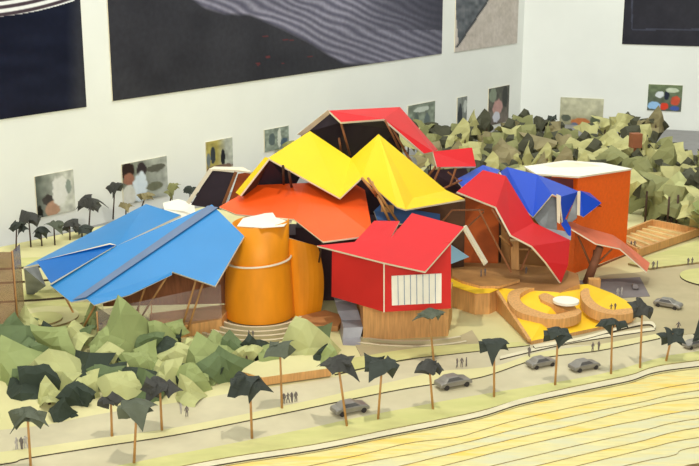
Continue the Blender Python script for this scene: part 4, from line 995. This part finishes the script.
# ---------------------------------------------------------------- cars
def car_parts():
    L = 4.3; prof = [(-2.15, .5), (-2.1, .85), (-1.55, .95), (-1.0, 1.4), (.35, 1.42), (1.05, .98), (1.9, .85), (2.15, .6), (2.15, .3), (-2.15, .3)]
    def width(z): return .88 if z < 1.0 else .66
    m = MB(); n = len(prof); a = [Vector((x, width(z), z)) for x, z in prof]; b = [Vector((x, -width(z), z)) for x, z in prof]
    m.add(a + b, [tuple(range(n)), tuple(range(2 * n - 1, n - 1, -1))] + [(i, n + i, n + (i + 1) % n, (i + 1) % n) for i in range(n)])
    g = MB(); wp = [(-1.3, 1.0), (-.95, 1.33), (.3, 1.35), (.85, 1.02)]
    for s in (1, -1):
        q = [Vector((x, s * (.9 if z < 1.1 else .7), z)) for x, z in wp]; q2 = [v - Vector((0, s * .06, 0)) for v in q]
        g.add(q + q2, [(0, 1, 2, 3), (7, 6, 5, 4), (0, 4, 5, 1), (1, 5, 6, 2), (2, 6, 7, 3), (3, 7, 4, 0)])
    return m, g
cm, cg = car_parts()
def mesh_of(mb, name, mts, flip=False):
    me = bpy.data.meshes.new(name); me.from_pydata([tuple(v / 100) for v in mb.v], [], mb.f)
    for q in mts: me.materials.append(q)
    me.update(); return me
body_me = mesh_of(cm, 'car_body', [m_car]); glass_me = mesh_of(cg, 'car_windows', [m_carw])
wm = MB(); wm.tube((0, -.12, 0), (0, .12, 0), .32, n=12); wheel_me = mesh_of(wm, 'wheel', [m_tyre])
def car(px, py, length_px, label, hd=None, z=.08, dark=None):
    c = G(px, py, z); s = length_px / ppc(c) / 4.3 * 1.02
    t = thing('toy_car', label, 'model car', c, 'pewter model cars')
    if hd is None:
        q = G(px + 20, py - 4, z) - c; hd = math.atan2(q.y, q.x)
    t.rotation_euler = (0, 0, hd); t.scale = (s, s, s)
    for nm, me, loc in [('body', body_me, (0, 0, 0)), ('windows', glass_me, (0, 0, 0))] + [('wheel', wheel_me, (x / 100, y / 100, .0032)) for x in (-1.35, 1.35) for y in (-.8, .8)]:
        o = bpy.data.objects.new(nm, me); COL.objects.link(o); o.parent = t; o.location = loc
        if nm == 'body' and dark: o.material_slots[0].link = 'OBJECT'; o.material_slots[0].material = dark
        if nm == 'body':
            bv = o.modifiers.new('soft', 'BEVEL'); bv.width = .0012; bv.segments = 2
car(350, 412, 37, 'pewter model car under the leaning stick tree below the silver chute', z=.12)
car(453, 386, 36, 'pewter model car below the three figures and the red house', z=.12)
car(541, 366, 30, 'left one of the two close pewter cars below the yellow plaza')
car(584, 369, 31, 'right one of the two close pewter cars below the yellow plaza')
car(668, 307, 27, 'pewter model car on the open forecourt at right', hd=-.6, z=.12)
car(635, 288, 13, 'small dark car standing in the painted canopy shadow', hd=1.4, z=.3, dark=m_shgrey)
car(694, 347, 24, 'pewter model car at the right edge beside the black stick tree', z=.1)

# ---------------------------------------------------------------- camera, lights
cam = bpy.data.cameras.new('camera'); co = bpy.data.objects.new('camera', cam); COL.objects.link(co)
cam.sensor_fit = 'HORIZONTAL'; cam.sensor_width = 36; cam.lens = 36 * F / 699; cam.clip_start = .05; cam.clip_end = 50
co.location = Wd((0, 0, H)); co.rotation_euler = (PI / 2 - PITCH, 0, 0)
bpy.context.scene.camera = co
def spot(name, loc, target, power, col, size, angle, blend=.6):
    l = bpy.data.lights.new(name, 'SPOT'); l.energy = power; l.color = col; l.shadow_soft_size = size; l.spot_size = math.radians(angle); l.spot_blend = blend
    o = bpy.data.objects.new(name, l); COL.objects.link(o); o.location = Wd(loc)
    o.rotation_euler = (Wd(target) - Wd(loc)).to_track_quat('-Z', 'Y').to_euler()
def area(name, loc, target, power, col, sx, sy):
    l = bpy.data.lights.new(name, 'AREA'); l.shape = 'RECTANGLE'; l.size = sx; l.size_y = sy; l.energy = power; l.color = col
    o = bpy.data.objects.new(name, l); COL.objects.link(o); o.location = Wd(loc)
    o.rotation_euler = (Wd(target) - Wd(loc)).to_track_quat('-Z', 'Y').to_euler()
spot('ceiling_spotlight', (22, 145, 230), (10, 235, 0), 88, (1, .94, .82), .022, 110)
area('front_fill_panel', (0, -90, 125), (20, 260, 10), 66, (1, .97, .9), 2.0, 1.2)  # unseen soft fill added from the camera side to brighten the fronts
area('wall_fill', (-110, 250, 215), (-100, 420, 20), 30, (.97, 1, .95), 2.6, .3)  # fill added to brighten the left wall, no fixture there
area('wall_fill', (90, 330, 215), (90, 500, 20), 30, (.97, 1, .98), 2.4, .3)  # same added fill for the back wall
w = bpy.data.worlds.new('room_light'); bpy.context.scene.world = w; w.use_nodes = True
w.node_tree.nodes['Background'].inputs[0].default_value = (.95, 1, .98, 1); w.node_tree.nodes['Background'].inputs[1].default_value = .32
sc = bpy.context.scene
sc.view_settings.view_transform = 'Standard'; sc.view_settings.look = 'None'; sc.view_settings.gamma = 1; sc.view_settings.exposure = 0
sc.view_settings.use_curve_mapping = False
print('forest', cnt, 'objects', len(bpy.data.objects))
